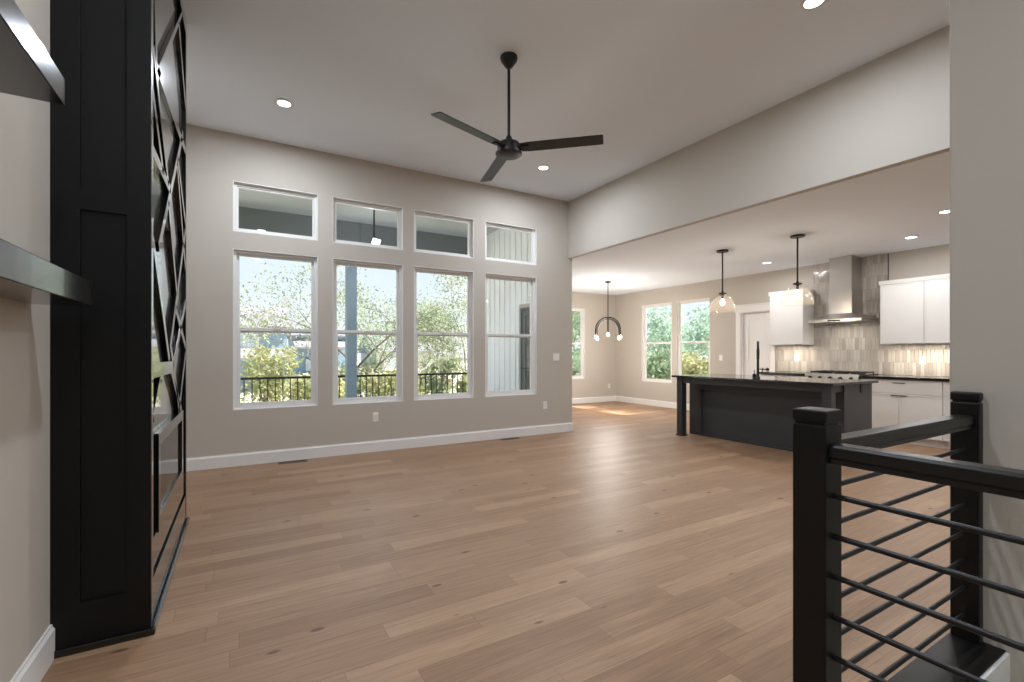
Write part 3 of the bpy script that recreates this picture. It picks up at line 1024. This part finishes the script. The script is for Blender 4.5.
def base_cab(y0, y1, ndoor, label, drawer=True):
    r = thing('base_cabinet', ((CXF + XF) / 2, (y0 + y1) / 2, 0), label, 'cabinet', 'white base cabinets')
    MB().box(CXF + 0.02, XF - 0.0005, y0 + 0.0005, y1 - 0.0005, 0.10, 0.885).build('body', M['cab'], r)
    MB().box(CXF + 0.08, CXF + 0.095, y0 + 0.001, y1 - 0.001, 0.0, 0.10).build('toe_kick', M['cab'], r)
    w = (y1 - y0) / ndoor
    g = 0.003
    zd = 0.69 if drawer else 0.875

    def front(name, ya, yb, za, zb):
        f = 0.022
        mb = MB().box(CXF + 0.005, CXF + 0.02, ya, yb, za, zb)
        mb.box(CXF, CXF + 0.005, ya, ya + f, za, zb).box(CXF, CXF + 0.005, yb - f, yb, za, zb).box(CXF, CXF + 0.005, ya + f, yb - f, za, za + f).box(CXF, CXF + 0.005, ya + f, yb - f, zb - f, zb)
        return mb.build(name, M['cab'], r, bevel=0.0015)
    for k in range(ndoor):
        ya, yb = y0 + k * w + g, y0 + (k + 1) * w - g
        dr = front('door', ya, yb, 0.11, zd - g)
        side = yb - 0.006 if k == 0 and ndoor > 1 else ya + 0.006
        a_, b_ = (side - 0.08, side) if k == 0 and ndoor > 1 else (side, side + 0.08)
        MB().box(CXF - 0.016, CXF, a_, b_, zd - 0.034, zd - 0.020).build('edge_pull', M['steel_dark'], dr)
    if drawer:
        dw = MB().box(CXF, CXF + 0.02, y0 + g, y1 - g, zd + g, 0.878).build('drawer', M['cab'], r, bevel=0.0015)
        m_ = (y0 + y1) / 2
        MB().box(CXF - 0.014, CXF, m_ - 0.07, m_ + 0.07, 0.830, 0.843).build('edge_pull', M['steel_dark'], dw)
    return r


base_cab(2.425, 3.36, 2, 'white base cabinet with one drawer over two doors, right of the range')
base_cab(1.55, 2.422, 2, 'white base cabinet at the right, partly cut off by the grey wall corner')
base_cab(4.12, 4.89, 1, 'white base cabinet left of the range, hidden behind the island')


def slab_top(y0, y1, label):
    tag(MB().box(7.87, XF - 0.0115, y0, y1, 0.8855, 0.922).build('wall_countertop', M['granite'], None, bevel=0.004, base=(8.2, (y0 + y1) / 2, 0.8855)), label, 'countertop')


slab_top(1.55, 3.36, 'black granite counter on the white base cabinets right of the range')
slab_top(4.12, 4.90, 'black granite counter left of the range, behind the island')


def wall_cab(y0, y1, ndoor, z0, z1, zc, label):
    X0 = 8.15
    r = thing('wall_cabinet', ((X0 + XF) / 2, (y0 + y1) / 2, z0), label, 'cabinet', 'white wall cabinets')
    MB().box(X0 + 0.02, XF - 0.0005, y0, y1, z0, z1).build('body', M['cab'], r)
    w = (y1 - y0) / ndoor
    for k in range(ndoor):
        ya, yb = y0 + k * w + 0.003, y0 + (k + 1) * w - 0.003
        f = 0.022
        mb = MB().box(X0 + 0.005, X0 + 0.02, ya, yb, z0 + 0.003, z1 - 0.003)
        mb.box(X0, X0 + 0.005, ya, ya + f, z0 + 0.003, z1 - 0.003).box(X0, X0 + 0.005, yb - f, yb, z0 + 0.003, z1 - 0.003)
        mb.box(X0, X0 + 0.005, ya + f, yb - f, z0 + 0.003, z0 + f).box(X0, X0 + 0.005, ya + f, yb - f, z1 - f, z1 - 0.003)
        dr = mb.build('door', M['cab'], r, bevel=0.0015)
        a_, b_ = (yb - 0.12, yb - 0.02) if (k == 0 and ndoor > 1) else (ya + 0.02, ya + 0.12)
        MB().box(X0 - 0.012, X0 + 0.004, a_, b_, z0 - 0.006, z0 + 0.003).build('edge_pull', M['steel_dark'], dr)
    poly = [(X0 - 0.004, z1), (X0 - 0.018, zc), (XF - 0.012, zc), (XF - 0.012, z1)]
    MB().prism(poly, 1, y0 - 0.012, y1 + 0.012).build('crown', M['cab'], r, bevel=0.002)
    MB().box(X0 + 0.05, X0 + 0.08, y0 + 0.05, y1 - 0.05, z0 - 0.012, z0).build('light_strip', M['trim'], r)
    lamp('AREA', 'under_cabinet_lamp', (X0 + 0.10, (y0 + y1) / 2, z0 - 0.016), 8.0 * (y1 - y0), (1.0, 0.88, 0.74), None, (0.03, (y1 - y0) * 0.9))


wall_cab(2.185, 3.211, 2, 1.387, 2.255, 2.31, 'white two-door wall cabinet right of the range hood')
wall_cab(4.30, 4.872, 1, 1.397, 2.265, 2.335, 'white single-door wall cabinet between the pantry door and the range hood')

# range hood
hy = 3.74
hood = thing('range_hood', (8.2, hy, 1.73), 'stainless steel chimney range hood against the tall tile panel', 'range hood')
HXF = 7.96
W2 = 0.375
cn = MB()
cn.box(HXF, XF - 0.012, hy - W2, hy + W2, 1.735, 1.785)
cn.build('canopy_lip', M['steel'], hood, bevel=0.003)
py = MB()
za, zb = 1.785, 1.875
A = [(HXF, hy - W2, za), (XF - 0.012, hy - W2, za), (XF - 0.012, hy + W2, za), (HXF, hy + W2, za)]
B = [(8.14, hy - 0.175, zb), (XF - 0.012, hy - 0.175, zb), (XF - 0.012, hy + 0.175, zb), (8.14, hy + 0.175, zb)]
py.add(A + B, [(0, 1, 2, 3), (4, 5, 6, 7), (0, 1, 5, 4), (1, 2, 6, 5), (2, 3, 7, 6), (3, 0, 4, 7)])
py.build('canopy', M['steel'], hood)
MB().box(8.145, XF - 0.012, hy - 0.168, hy + 0.168, 1.865, 2.235).build('lower_chimney', M['steel'], hood, bevel=0.004)
MB().box(8.155, XF - 0.012, hy - 0.158, hy + 0.158, 2.235, LO - 0.0005).build('upper_chimney', M['steel'], hood, bevel=0.004)
MB().box(HXF - 0.003, HXF, hy - 0.09, hy + 0.09, 1.75, 1.772).build('control_strip', M['cooktop'], hood)
MB().box(HXF + 0.06, XF - 0.1, hy - W2 + 0.05, hy + W2 - 0.05, 1.729, 1.735).build('filter', M['steel_dark'], hood)

lamp('AREA', 'hood_lamp', (8.2, hy, 1.725), 2.5, (1.0, 0.92, 0.82), None, (0.05, 0.4))

# range
rg = thing('gas_range', (8.18, hy, 0), 'stainless gas range with black cooktop and front knobs under the hood', 'stove')
RY0, RY1 = 3.363, 4.117
MB().box(7.90, XF - 0.012, RY0, RY1, 0.06, 0.90).build('body', M['steel'], rg, bevel=0.004)
MB().box(7.93, XF - 0.03, RY0 + 0.01, RY1 - 0.01, 0.0, 0.06).build('base', M['slot'], rg)
MB().prism([(7.84, 0.80), (7.90, 0.80), (7.90, 0.935), (7.865, 0.935)], 1, RY0, RY1).build('control_panel', M['steel'], rg, bevel=0.003)
MB().box(7.90, XF - 0.014, RY0, RY1, 0.90, 0.932).build('cooktop', M['cooktop'], rg, bevel=0.002)
for k in range(5):
    yk = RY0 + 0.09 + k * (RY1 - RY0 - 0.18) / 4
    MB().tube([(7.852, yk, 0.875), (7.815, yk, 0.868)], 0.021, 16).build('knob', M['iron'], rg, smooth=True)
dr = MB().box(7.868, 7.90, RY0 + 0.01, RY1 - 0.01, 0.20, 0.79).build('oven_door', M['steel'], rg, bevel=0.003)
MB().tube([(7.868, RY0 + 0.06, 0.74), (7.83, RY0 + 0.06, 0.74), (7.83, RY1 - 0.06, 0.74), (7.868, RY1 - 0.06, 0.74)], 0.011, 10).build('handle', M['steel'], dr, smooth=True)
for k in range(3):
    ya = RY0 + 0.03 + k * (RY1 - RY0 - 0.06) / 3
    yb = ya + (RY1 - RY0 - 0.06) / 3 - 0.012
    g = MB()
    for yy in (ya, (ya + yb) / 2 - 0.006, yb - 0.012):
        g.box(7.95, XF - 0.08, yy, yy + 0.012, 0.950, 0.968)
    for xx in (7.95, 8.18, XF - 0.092):
        g.box(xx, xx + 0.012, ya, yb, 0.948, 0.964)
    for xx in (7.95, XF - 0.092):
        for yy in (ya, yb - 0.012):
            g.box(xx, xx + 0.012, yy, yy + 0.012, 0.932, 0.95)
    g.build('grate', M['iron'], rg)
    for xx in (8.06, 8.30):
        MB().lathe([(0.035, 0.945), (0.045, 0.94), (0.045, 0.932)], (xx, (ya + yb) / 2), 16).build('burner', M['iron'], rg, smooth=True)

# ------------------------------------------------------------------ outlets, switches, floor registers
def plate(name, axis, plane, sgn, u, z, label, cat, switch=False, wide=False, group=None):
    w, h = (0.058 if wide else 0.036), 0.058
    loc = (u, plane, z) if axis == 1 else (plane, u, z)
    r = thing(name, loc, label, cat, group)

    def B(mb, ua, ub, d0, d1, za, zb):
        a, b = sorted((plane - sgn * d0, plane - sgn * d1))
        if axis == 1:
            mb.box(ua, ub, a, b, za, zb)
        else:
            mb.box(a, b, ua, ub, za, zb)
        return mb
    B(MB(), u - w, u + w, 0.0003, 0.006, z - h, z + h).build('plate', M['plastic'], r, bevel=0.002)
    if switch:
        for du in ((-0.024, 0.024) if wide else (0.0,)):
            B(MB(), u + du - 0.016, u + du + 0.016, 0.006, 0.009, z - 0.033, z + 0.033).build('rocker', M['plastic'], r, bevel=0.001)
    else:
        for dz in (-0.021, 0.021):
            s = B(MB(), u - 0.017, u + 0.017, 0.006, 0.008, z + dz - 0.015, z + dz + 0.015).build('socket', M['plastic'], r, bevel=0.001)
            mb = MB()
            for du in (-0.007, 0.005):
                B(mb, u + du, u + du + 0.003, 0.008, 0.0083, z + dz - 0.006, z + dz + 0.006)
            mb.build('slot', M['slot'], s)
    return r


plate('wall_outlet', 1, YB, 1, 1.482, 0.439, 'white wall outlet low on the window wall under the second window', 'outlet', group='wall outlets')
plate('wall_outlet', 1, YB, 1, 4.085, 0.447, 'white wall outlet low on the window wall, right of the last window', 'outlet', group='wall outlets')
plate('wall_outlet', 1, YN, 1, 8.272, 0.40, 'white wall outlet low in the far nook corner, below the chandelier', 'outlet', group='wall outlets')
plate('wall_outlet', 0, XF - 0.011, 1, 2.826, 1.146, 'white outlet on the backsplash tile under the right wall cabinet', 'outlet', group='wall outlets')
plate('wall_outlet', 0, XF - 0.011, 1, 4.586, 1.167, 'white outlet on the backsplash tile under the left wall cabinet', 'outlet', group='wall outlets')
plate('light_switch', 1, YB, 1, 4.30, 1.19, 'white double light switch at the right end of the window wall', 'switch', True, True, group='light switches')
plate('light_switch', 0, XF, 1, 6.095, 1.16, 'white light switch between the kitchen windows and the pantry door', 'switch', True, group='light switches')


def register(x, y, label):
    r = thing('floor_vent', (x, y, 0), label, 'floor vent', 'floor vents')
    MB().grid(2, 0.0003, 0.005, (x - 0.15, x + 0.15), (y - 0.05, y + 0.05), [(x - 0.13 + k * 0.02, x - 0.118 + k * 0.02, y - 0.035, y + 0.035) for k in range(14)]).build('grille', M['vent'], r)
    MB().box(x - 0.135, x + 0.135, y - 0.038, y + 0.038, 0.0002, 0.0012).build('duct_opening', M['slot'], r)


register(0.519, 5.90, 'brown floor vent under the leftmost window')
register(3.394, 5.90, 'brown floor vent under the rightmost tall window')

# ------------------------------------------------------------------ stair railing
PX0, PX1, PY0, PY1 = 1.475, 1.57, 0.715, 0.81
PC = (PY0 + PY1) / 2
rl = thing('stair_railing', ((PX0 + PX1) / 2, PC, 0), 'black stair railing with square posts and horizontal round rods at the right foreground', 'railing')


def newel(x0, x1, y0, y1, z0):
    p = MB().box(x0, x1, y0, y1, z0, 1.036).build('newel_post', M['black_wood'], rl, bevel=0.004)
    i = 0.006
    nk = MB().box(x0 + i, x1 - i if x1 < XS - 0.001 else x1, y0 + i, y1 - i, 1.036, 1.044).build('neck', M['black_wood'], p)
    MB().box(x0 - 0.001, x1 + (0.001 if x1 < XS - 0.001 else 0), y0 - 0.001, y1 + 0.001, 1.044, 1.081).build('cap', M['black_wood'], p, bevel=0.006)


newel(PX0, PX1, PY0, PY1, 0.003)
newel(2.722, XS - 0.0003, PY0, PY1, 0.006)
RAILP = [(-0.028, 0.926), (0.028, 0.926), (0.028, 0.942), (0.033, 0.946), (0.033, 0.974), (0.027, 0.983), (-0.027, 0.983), (-0.033, 0.974), (-0.033, 0.946), (-0.028, 0.942)]
MB().prism([(PC + u, w) for u, w in RAILP], 0, PX1, 2.722).build('handrail', M['rail_wood'], rl, bevel=0.002)
XC_ = (PX0 + PX1) / 2
MB().prism([(XC_ + u, w) for u, w in RAILP], 1, -1.9, PY0).build('handrail', M['rail_wood'], rl, bevel=0.002)
for k in range(7):
    z = 0.832 - k * 0.1195
    MB().tube([(PX1, PC, z), (2.722, PC, z)], 0.0085, 12).build('rod', M['black_metal'], rl, smooth=True)
    MB().tube([(XC_, PY0, z - 0.006), (XC_, -1.9, z - 0.006)], 0.0085, 12).build('rod', M['black_metal'], rl, smooth=True)
newel(PX0, PX1, -1.995, -1.9, 0.003)
kc = MB().box(PX0 - 0.02, XS - 0.0005, 0.645, 0.815, 0.0003, 0.006).box(PX0 - 0.02, 1.625, -2.42, 0.645, 0.0003, 0.006)
kc.build('base_cap', M['black_wood'], rl, bevel=0.002)
struct(MB().box(OX0 + 0.0005, OX1 - 0.0005, OY1 - 0.016, OY1 - 0.0005, -0.30, -0.002).build('trim_2', M['trim']))
struct(MB().box(OX0 - 0.0005, OX0 + 0.016, OY0, OY1 - 0.017, -0.30, -0.002).build('trim_3', M['trim']))

# ------------------------------------------------------------------ patio outside the window wall
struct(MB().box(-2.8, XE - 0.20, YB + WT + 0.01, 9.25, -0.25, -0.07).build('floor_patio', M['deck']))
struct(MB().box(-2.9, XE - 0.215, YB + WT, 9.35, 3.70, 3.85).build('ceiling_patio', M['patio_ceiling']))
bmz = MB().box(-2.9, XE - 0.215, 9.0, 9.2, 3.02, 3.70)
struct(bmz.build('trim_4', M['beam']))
sd = MB()
yy = YB + WT
sx0 = XE - 0.19
panel = MB().grid(0, sx0 - 0.012, sx0, (YB + WT, 9.30), (-0.2, 3.70), [(PD[0] - 0.07, PD[1] + 0.07, -0.3, 2.14)])
yk = 6.2
while yk < 9.25:
    z0 = 2.15 if PD[0] - 0.08 < yk < PD[1] + 0.06 else -0.15
    panel.box(sx0 - 0.030, sx0 - 0.012, yk, yk + 0.038, z0, 3.70)
    yk += 0.205
struct(panel.build('wall_siding', M['siding']))
pp = thing('patio_post', (1.79, 9.09, -0.07), 'blue-grey square porch post outside the second window', 'post')
MB().box(1.70, 1.88, 9.0, 9.18, -0.07, 3.02).build('shaft', M['post'], pp, bevel=0.006)
MB().box(1.685, 1.895, 8.985, 9.195, -0.07, 0.08).build('plinth', M['post'], pp, bevel=0.006)
p2 = copy_tree(pp)
p2.location = (-2.6, 9.09, -0.07)
p2['label'] = 'blue-grey square porch post at the far left of the porch, beyond the first window'


def rail_run(x0, x1, label):
    r = thing('porch_railing', ((x0 + x1) / 2, 9.09, -0.07), label, 'railing', 'black porch railings')
    MB().box(x0, x1, 9.07, 9.11, 0.80, 0.84).build('top_rail', M['black_metal'], r, bevel=0.003)
    MB().box(x0, x1, 9.075, 9.105, 0.02, 0.05).build('bottom_rail', M['black_metal'], r)
    x = x0 + 0.06
    while x < x1 - 0.02:
        MB().box(x - 0.008, x + 0.008, 9.082, 9.098, 0.05, 0.80).build('baluster', M['black_metal'], r)
        x += 0.118


rail_run(-2.49, 1.684, 'black porch railing with thin balusters, left of the blue-grey post')
rail_run(1.896, XE - 0.23, 'black porch railing with thin balusters, right of the blue-grey post')
lamp('POINT', 'patio_fill_lamp', (1.83, 7.5, 2.74), 30.0, (0.9, 0.97, 1.07), None, 0.09)  # fill light added below the blades to brighten the porch; the fan has none
fan('patio_fan', 1.83, 7.5, 3.70, 3.00, 2.86, 20, M['black_metal'], M['vinyl'], 'white porch fan on a dark rod, seen through the second transom window', L=0.66, house=M['vinyl'])

# ------------------------------------------------------------------ ground, shrubs, trees, houses
gm = MB()
gx = [-60, -25, -10, 0, 10, 25, 60, 90]
gy = [-10, 5, 9.4, 12, 18, 26, 40, 60, 110]


def gz(x, y):
    if x > 9.0:
        return -0.35 - 0.02 * max(0, x - 9)
    if y < 9.6:
        return -0.40
    return -0.40 - min(1.0, (y - 9.6) / 8.0) * 1.3 - max(0, y - 26) * 0.012


for y in gy:
    for x in gx:
        gm.v.append((x, y, gz(x, y)))
nx = len(gx)
for j in range(len(gy) - 1):
    for i in range(nx - 1):
        gm.f.append((j * nx + i, j * nx + i + 1, (j + 1) * nx + i + 1, (j + 1) * nx + i))
struct(gm.build('ground', M['ground']))


def leaves(mb, rng, c, rad, n, size):
    for _ in range(n):
        u = Vector((rng.gauss(0, 1), rng.gauss(0, 1), rng.gauss(0, 1)))
        u.normalize()
        p = c + Vector((u.x * rad[0], u.y * rad[1], u.z * rad[2])) * rng.random() ** 0.45
        a = Vector((rng.gauss(0, 1), rng.gauss(0, 1), rng.gauss(0, 1))).normalized()
        b = a.cross(Vector((rng.gauss(0, 1), rng.gauss(0, 1), rng.gauss(0, 1)))).normalized()
        s = size * rng.uniform(0.6, 1.3)
        o = len(mb.v)
        for q in (a * s, b * s * 0.5, -a * s, -b * s * 0.5):
            mb.v.append(tuple(p + q))
        mb.f.append((o, o + 1, o + 2, o + 3))


def tree(x, y, h, tr, lean, spread, nleaf, size, lm, seed, label, levels=4, trunk=0.35, cl_r=0.45, up=0.25):
    rng = random.Random(seed)
    z0 = gz(x, y) - 0.05
    r = thing('tree', (x, y, z0 + 0.05), label, 'tree', 'trees beyond the porch')
    wood, tips = MB(), []

    def grow(p, d, ln, rad, lev):
        n = 4
        pts, rs = [p], [rad]
        for i in range(n):
            d = (d + Vector((rng.gauss(0, 1), rng.gauss(0, 1), rng.gauss(0, 0.6))) * 0.13).normalized()
            p = p + d * ln / n
            pts.append(p)
            rs.append(rad * (1 - 0.45 * (i + 1) / n))
        wood.tube(pts, rs, 7 if lev < 2 else 5, caps=False)
        if lev >= levels:
            tips.append(p)
            return
        if lev >= 2:
            tips.append(pts[2])
        nb = rng.choice((2, 3)) if lev else 4
        for k in range(nb):
            az = rng.uniform(0, 2 * PI)
            tilt = rng.uniform(0.35, 0.95) * spread
            side = Vector((math.cos(az), math.sin(az), 0))
            nd = (d * math.cos(tilt) + side * math.sin(tilt) + Vector((0, 0, up * 0.3))).normalized()
            grow(pts[-1] if k < 2 else pts[rng.randint(2, n)], nd, ln * rng.uniform(0.62, 0.85), rs[-1] * 0.75, lev + 1)
    grow(Vector((x, y, z0)), Vector((lean[0], lean[1], 1)).normalized(), h * trunk, tr, 0)
    wood.build('trunk', M['bark'], r, smooth=True, fix=False)
    lv = MB()
    per = max(1, int(nleaf / max(1, len(tips))))
    for t in tips:
        leaves(lv, rng, t, (cl_r, cl_r, cl_r * 0.8), per, size)
    lv.build('foliage', lm, r, fix=False)
    return r


def shrub(x, y, w, top, nleaf, size, lm, seed, label):
    rng = random.Random(seed)
    z0 = gz(x, y)
    r = thing('shrub', (x, y, z0), label, 'shrub', 'shrubs beyond the porch railing')
    st, lv = MB(), MB()
    hh = top - z0
    for k in range(9):
        az, rr = rng.uniform(0, 2 * PI), rng.uniform(0.15, 0.9) * w
        e1 = Vector((x + math.cos(az) * rr, y + math.sin(az) * rr, z0 + hh * rng.uniform(0.6, 0.95)))
        st.tube([Vector((x, y, z0 - 0.05)), Vector((x, y, z0)).lerp(e1, 0.5) + Vector((rng.gauss(0, .1), rng.gauss(0, .1), 0)), e1], [0.03, 0.02, 0.006], 5, caps=False)
        leaves(lv, rng, e1, (w * 0.45, w * 0.45, hh * 0.16), nleaf // 14, size)
    leaves(lv, rng, Vector((x, y, z0 + hh * 0.45)), (w, w, hh * 0.5), nleaf // 3, size)
    st.build('stem', M['bark'], r, fix=False)
    lv.build('foliage', lm, r, fix=False)


SHR = [(-1.3, 13.2, 0.95, 0.90, 'leaf_yellow', 'yellow-green shrub beyond the railing at the left edge of the first window'),
       (0.75, 15.2, 1.0, 1.30, 'leaf_yellow', 'tall yellow-green shrub in the middle of the first window'),
       (1.75, 12.6, 0.85, 0.80, 'leaf_yellow', 'low yellow shrub at the right of the first window'),
       (3.5, 15.6, 1.0, 1.00, 'leaf_pale', 'pale shrub seen left of the porch post'),
       (3.75, 12.9, 0.9, 0.75, 'leaf_yellow', 'low yellow-green shrub right of the porch post'),
       (5.3, 13.9, 0.8, 1.0, 'leaf_pale', 'pale shrub at the right edge of the second window'),
       (5.6, 11.6, 0.75, 0.70, 'leaf_yellow', 'low yellow-green shrub at the left of the third window'),
       (9.7, 13.4, 0.8, 1.2, 'leaf_green', 'green shrub at the right of the third window'),
       (8.7, 10.7, 0.65, 0.75, 'leaf_pale', 'pale shrub low in the third window'),
       (11.0, 14.4, 1.2, 1.4, 'leaf_green', 'green shrub outside the narrow nook window')]
for i, (x, y, w, t, m_, lab) in enumerate(SHR):
    shrub(x, y, w, t, 2600, 0.075, M[m_], 50 + i, lab)
KSH = [(11.4, 10.9, 0.95, 1.25, 'leaf_green', 'green shrub low outside the left kitchen window'),
       (13.0, 15.2 - 3.4, 0.7, 1.0, 'leaf_yellow', 'yellow-green shrub outside the left kitchen window'),
       (11.6, 8.9, 0.95, 1.15, 'leaf_yellow', 'yellow-green shrub low outside the right kitchen window')]
for i, (x, y, w, t, m_, lab) in enumerate(KSH):
    shrub(x, y, w, t, 2600, 0.075, M[m_], 80 + i, lab)

TREES = [(2.75, 13.5, 5.6, 0.085, (-0.16, 0), 1.2, 5200, 0.04, 'leaf_pale', 3, 'sparse tree with arching branches between the first and second windows', dict(trunk=0.36, cl_r=0.5)),
         (4.8, 20.5, 6.0, 0.10, (0.18, 0), 0.8, 3600, 0.055, 'leaf_green', 8, 'leaning pale-trunked tree in the second window', dict(cl_r=0.6)),
         (7.7, 16.4, 5.2, 0.09, (-0.08, 0), 0.9, 9000, 0.048, 'leaf_pale', 15, 'leafy pale tree filling the third window', dict(cl_r=0.6)),
         (11.4, 23.0, 6.3, 0.11, (0, 0), 1.0, 7000, 0.065, 'leaf_green', 21, 'green tree behind the pale tree in the third window', dict(cl_r=0.7)),
         (-2.4, 19.0, 6.0, 0.10, (0.12, 0), 1.0, 1300, 0.075, 'leaf_pale', 27, 'sparse tree at the left of the first window', dict(cl_r=0.6)),
         (13.4, 17.0, 5.5, 0.12, (0, 0), 0.95, 4200, 0.08, 'leaf_green', 39, 'green tree outside the narrow nook window', dict(trunk=0.25, cl_r=0.7)),
         (14.6, 11.9, 4.0, 0.10, (0, 0), 0.9, 4200, 0.07, 'leaf_blue', 45, 'loose blue-green tree outside the left kitchen window', dict(trunk=0.28, cl_r=0.6)),
         (14.3, 9.6, 4.2, 0.10, (0, 0), 0.9, 4200, 0.07, 'leaf_blue', 51, 'loose blue-green tree outside the right kitchen window', dict(trunk=0.28, cl_r=0.6)),
         (13.2, 4.6, 7.8, 0.13, (0, 0), 0.8, 9000, 0.10, 'leaf_green', 57, 'tall green tree added out of sight behind the far wall to shade the right kitchen window', dict(trunk=0.3, cl_r=0.7))]  # unseen tree added to keep sun out of the right kitchen window
for (x, y, h, tr, lean, spd, nl, sz, m_, sd_, lab, kw) in TREES:
    tree(x, y, h, tr, lean, spd, nl, sz, M[m_], sd_, lab, **kw)


def house(x0, x1, y0, y1, zb, ze, zr, wm, label, wins, porch=None):
    r = thing('house', ((x0 + x1) / 2, (y0 + y1) / 2, zb), label, 'house', 'houses beyond the trees')
    MB().box(x0, x1, y0, y1, zb, ze).build('wall', wm, r)
    ym = (y0 + y1) / 2
    MB().prism([(y0 - 0.6, ze - 0.1), (ym, zr), (y1 + 0.6, ze - 0.1), (y1 + 0.6, ze - 0.3), (y0 - 0.6, ze - 0.3)], 0, x0 - 0.5, x1 + 0.5).build('roof', M['roof'], r)
    if porch:
        pa, pb, pz = porch
        MB().prism([(y0 - 2.6, pz), (y0, pz + 0.8), (y0, pz + 0.6), (y0 - 2.6, pz - 0.2)], 0, pa, pb).build('porch_roof', M['roof'], r)
    for (a, b, c, d_) in wins:
        w = MB().grid(1, y0 - 0.08, y0 - 0.001, (a, b), (c, d_), [(a + 0.1, (a + b) / 2 - 0.05, c + 0.1, d_ - 0.1), ((a + b) / 2 + 0.05, b - 0.1, c + 0.1, d_ - 0.1)]).build('window', M['vinyl'], r)
        MB().box(a + 0.08, b - 0.08, y0 - 0.05, y0 - 0.02, c + 0.08, d_ - 0.08).build('pane', M['house_glass'], w)


house(-1.5, 3.4, 44, 52, -3.2, 3.6, 5.4, M['house'], 'blue-grey house far off at the left of the first window', [(-0.2, 1.3, 1.6, 2.9)], (-1.8, 3.6, 0.9))
house(5.0, 10.2, 54, 63, -3.2, 3.3, 4.6, M['house'], 'blue-grey house with a long grey roof at the right of the first window', [(6.0, 7.5, -0.6, 0.6)], (4.7, 10.4, 1.9))
house(13.0, 19.5, 52, 60, -3.2, 1.6, 3.4, M['house_grey'], 'pale grey house far off at the right of the second window', [(13.8, 15.2, -0.4, 0.8)])
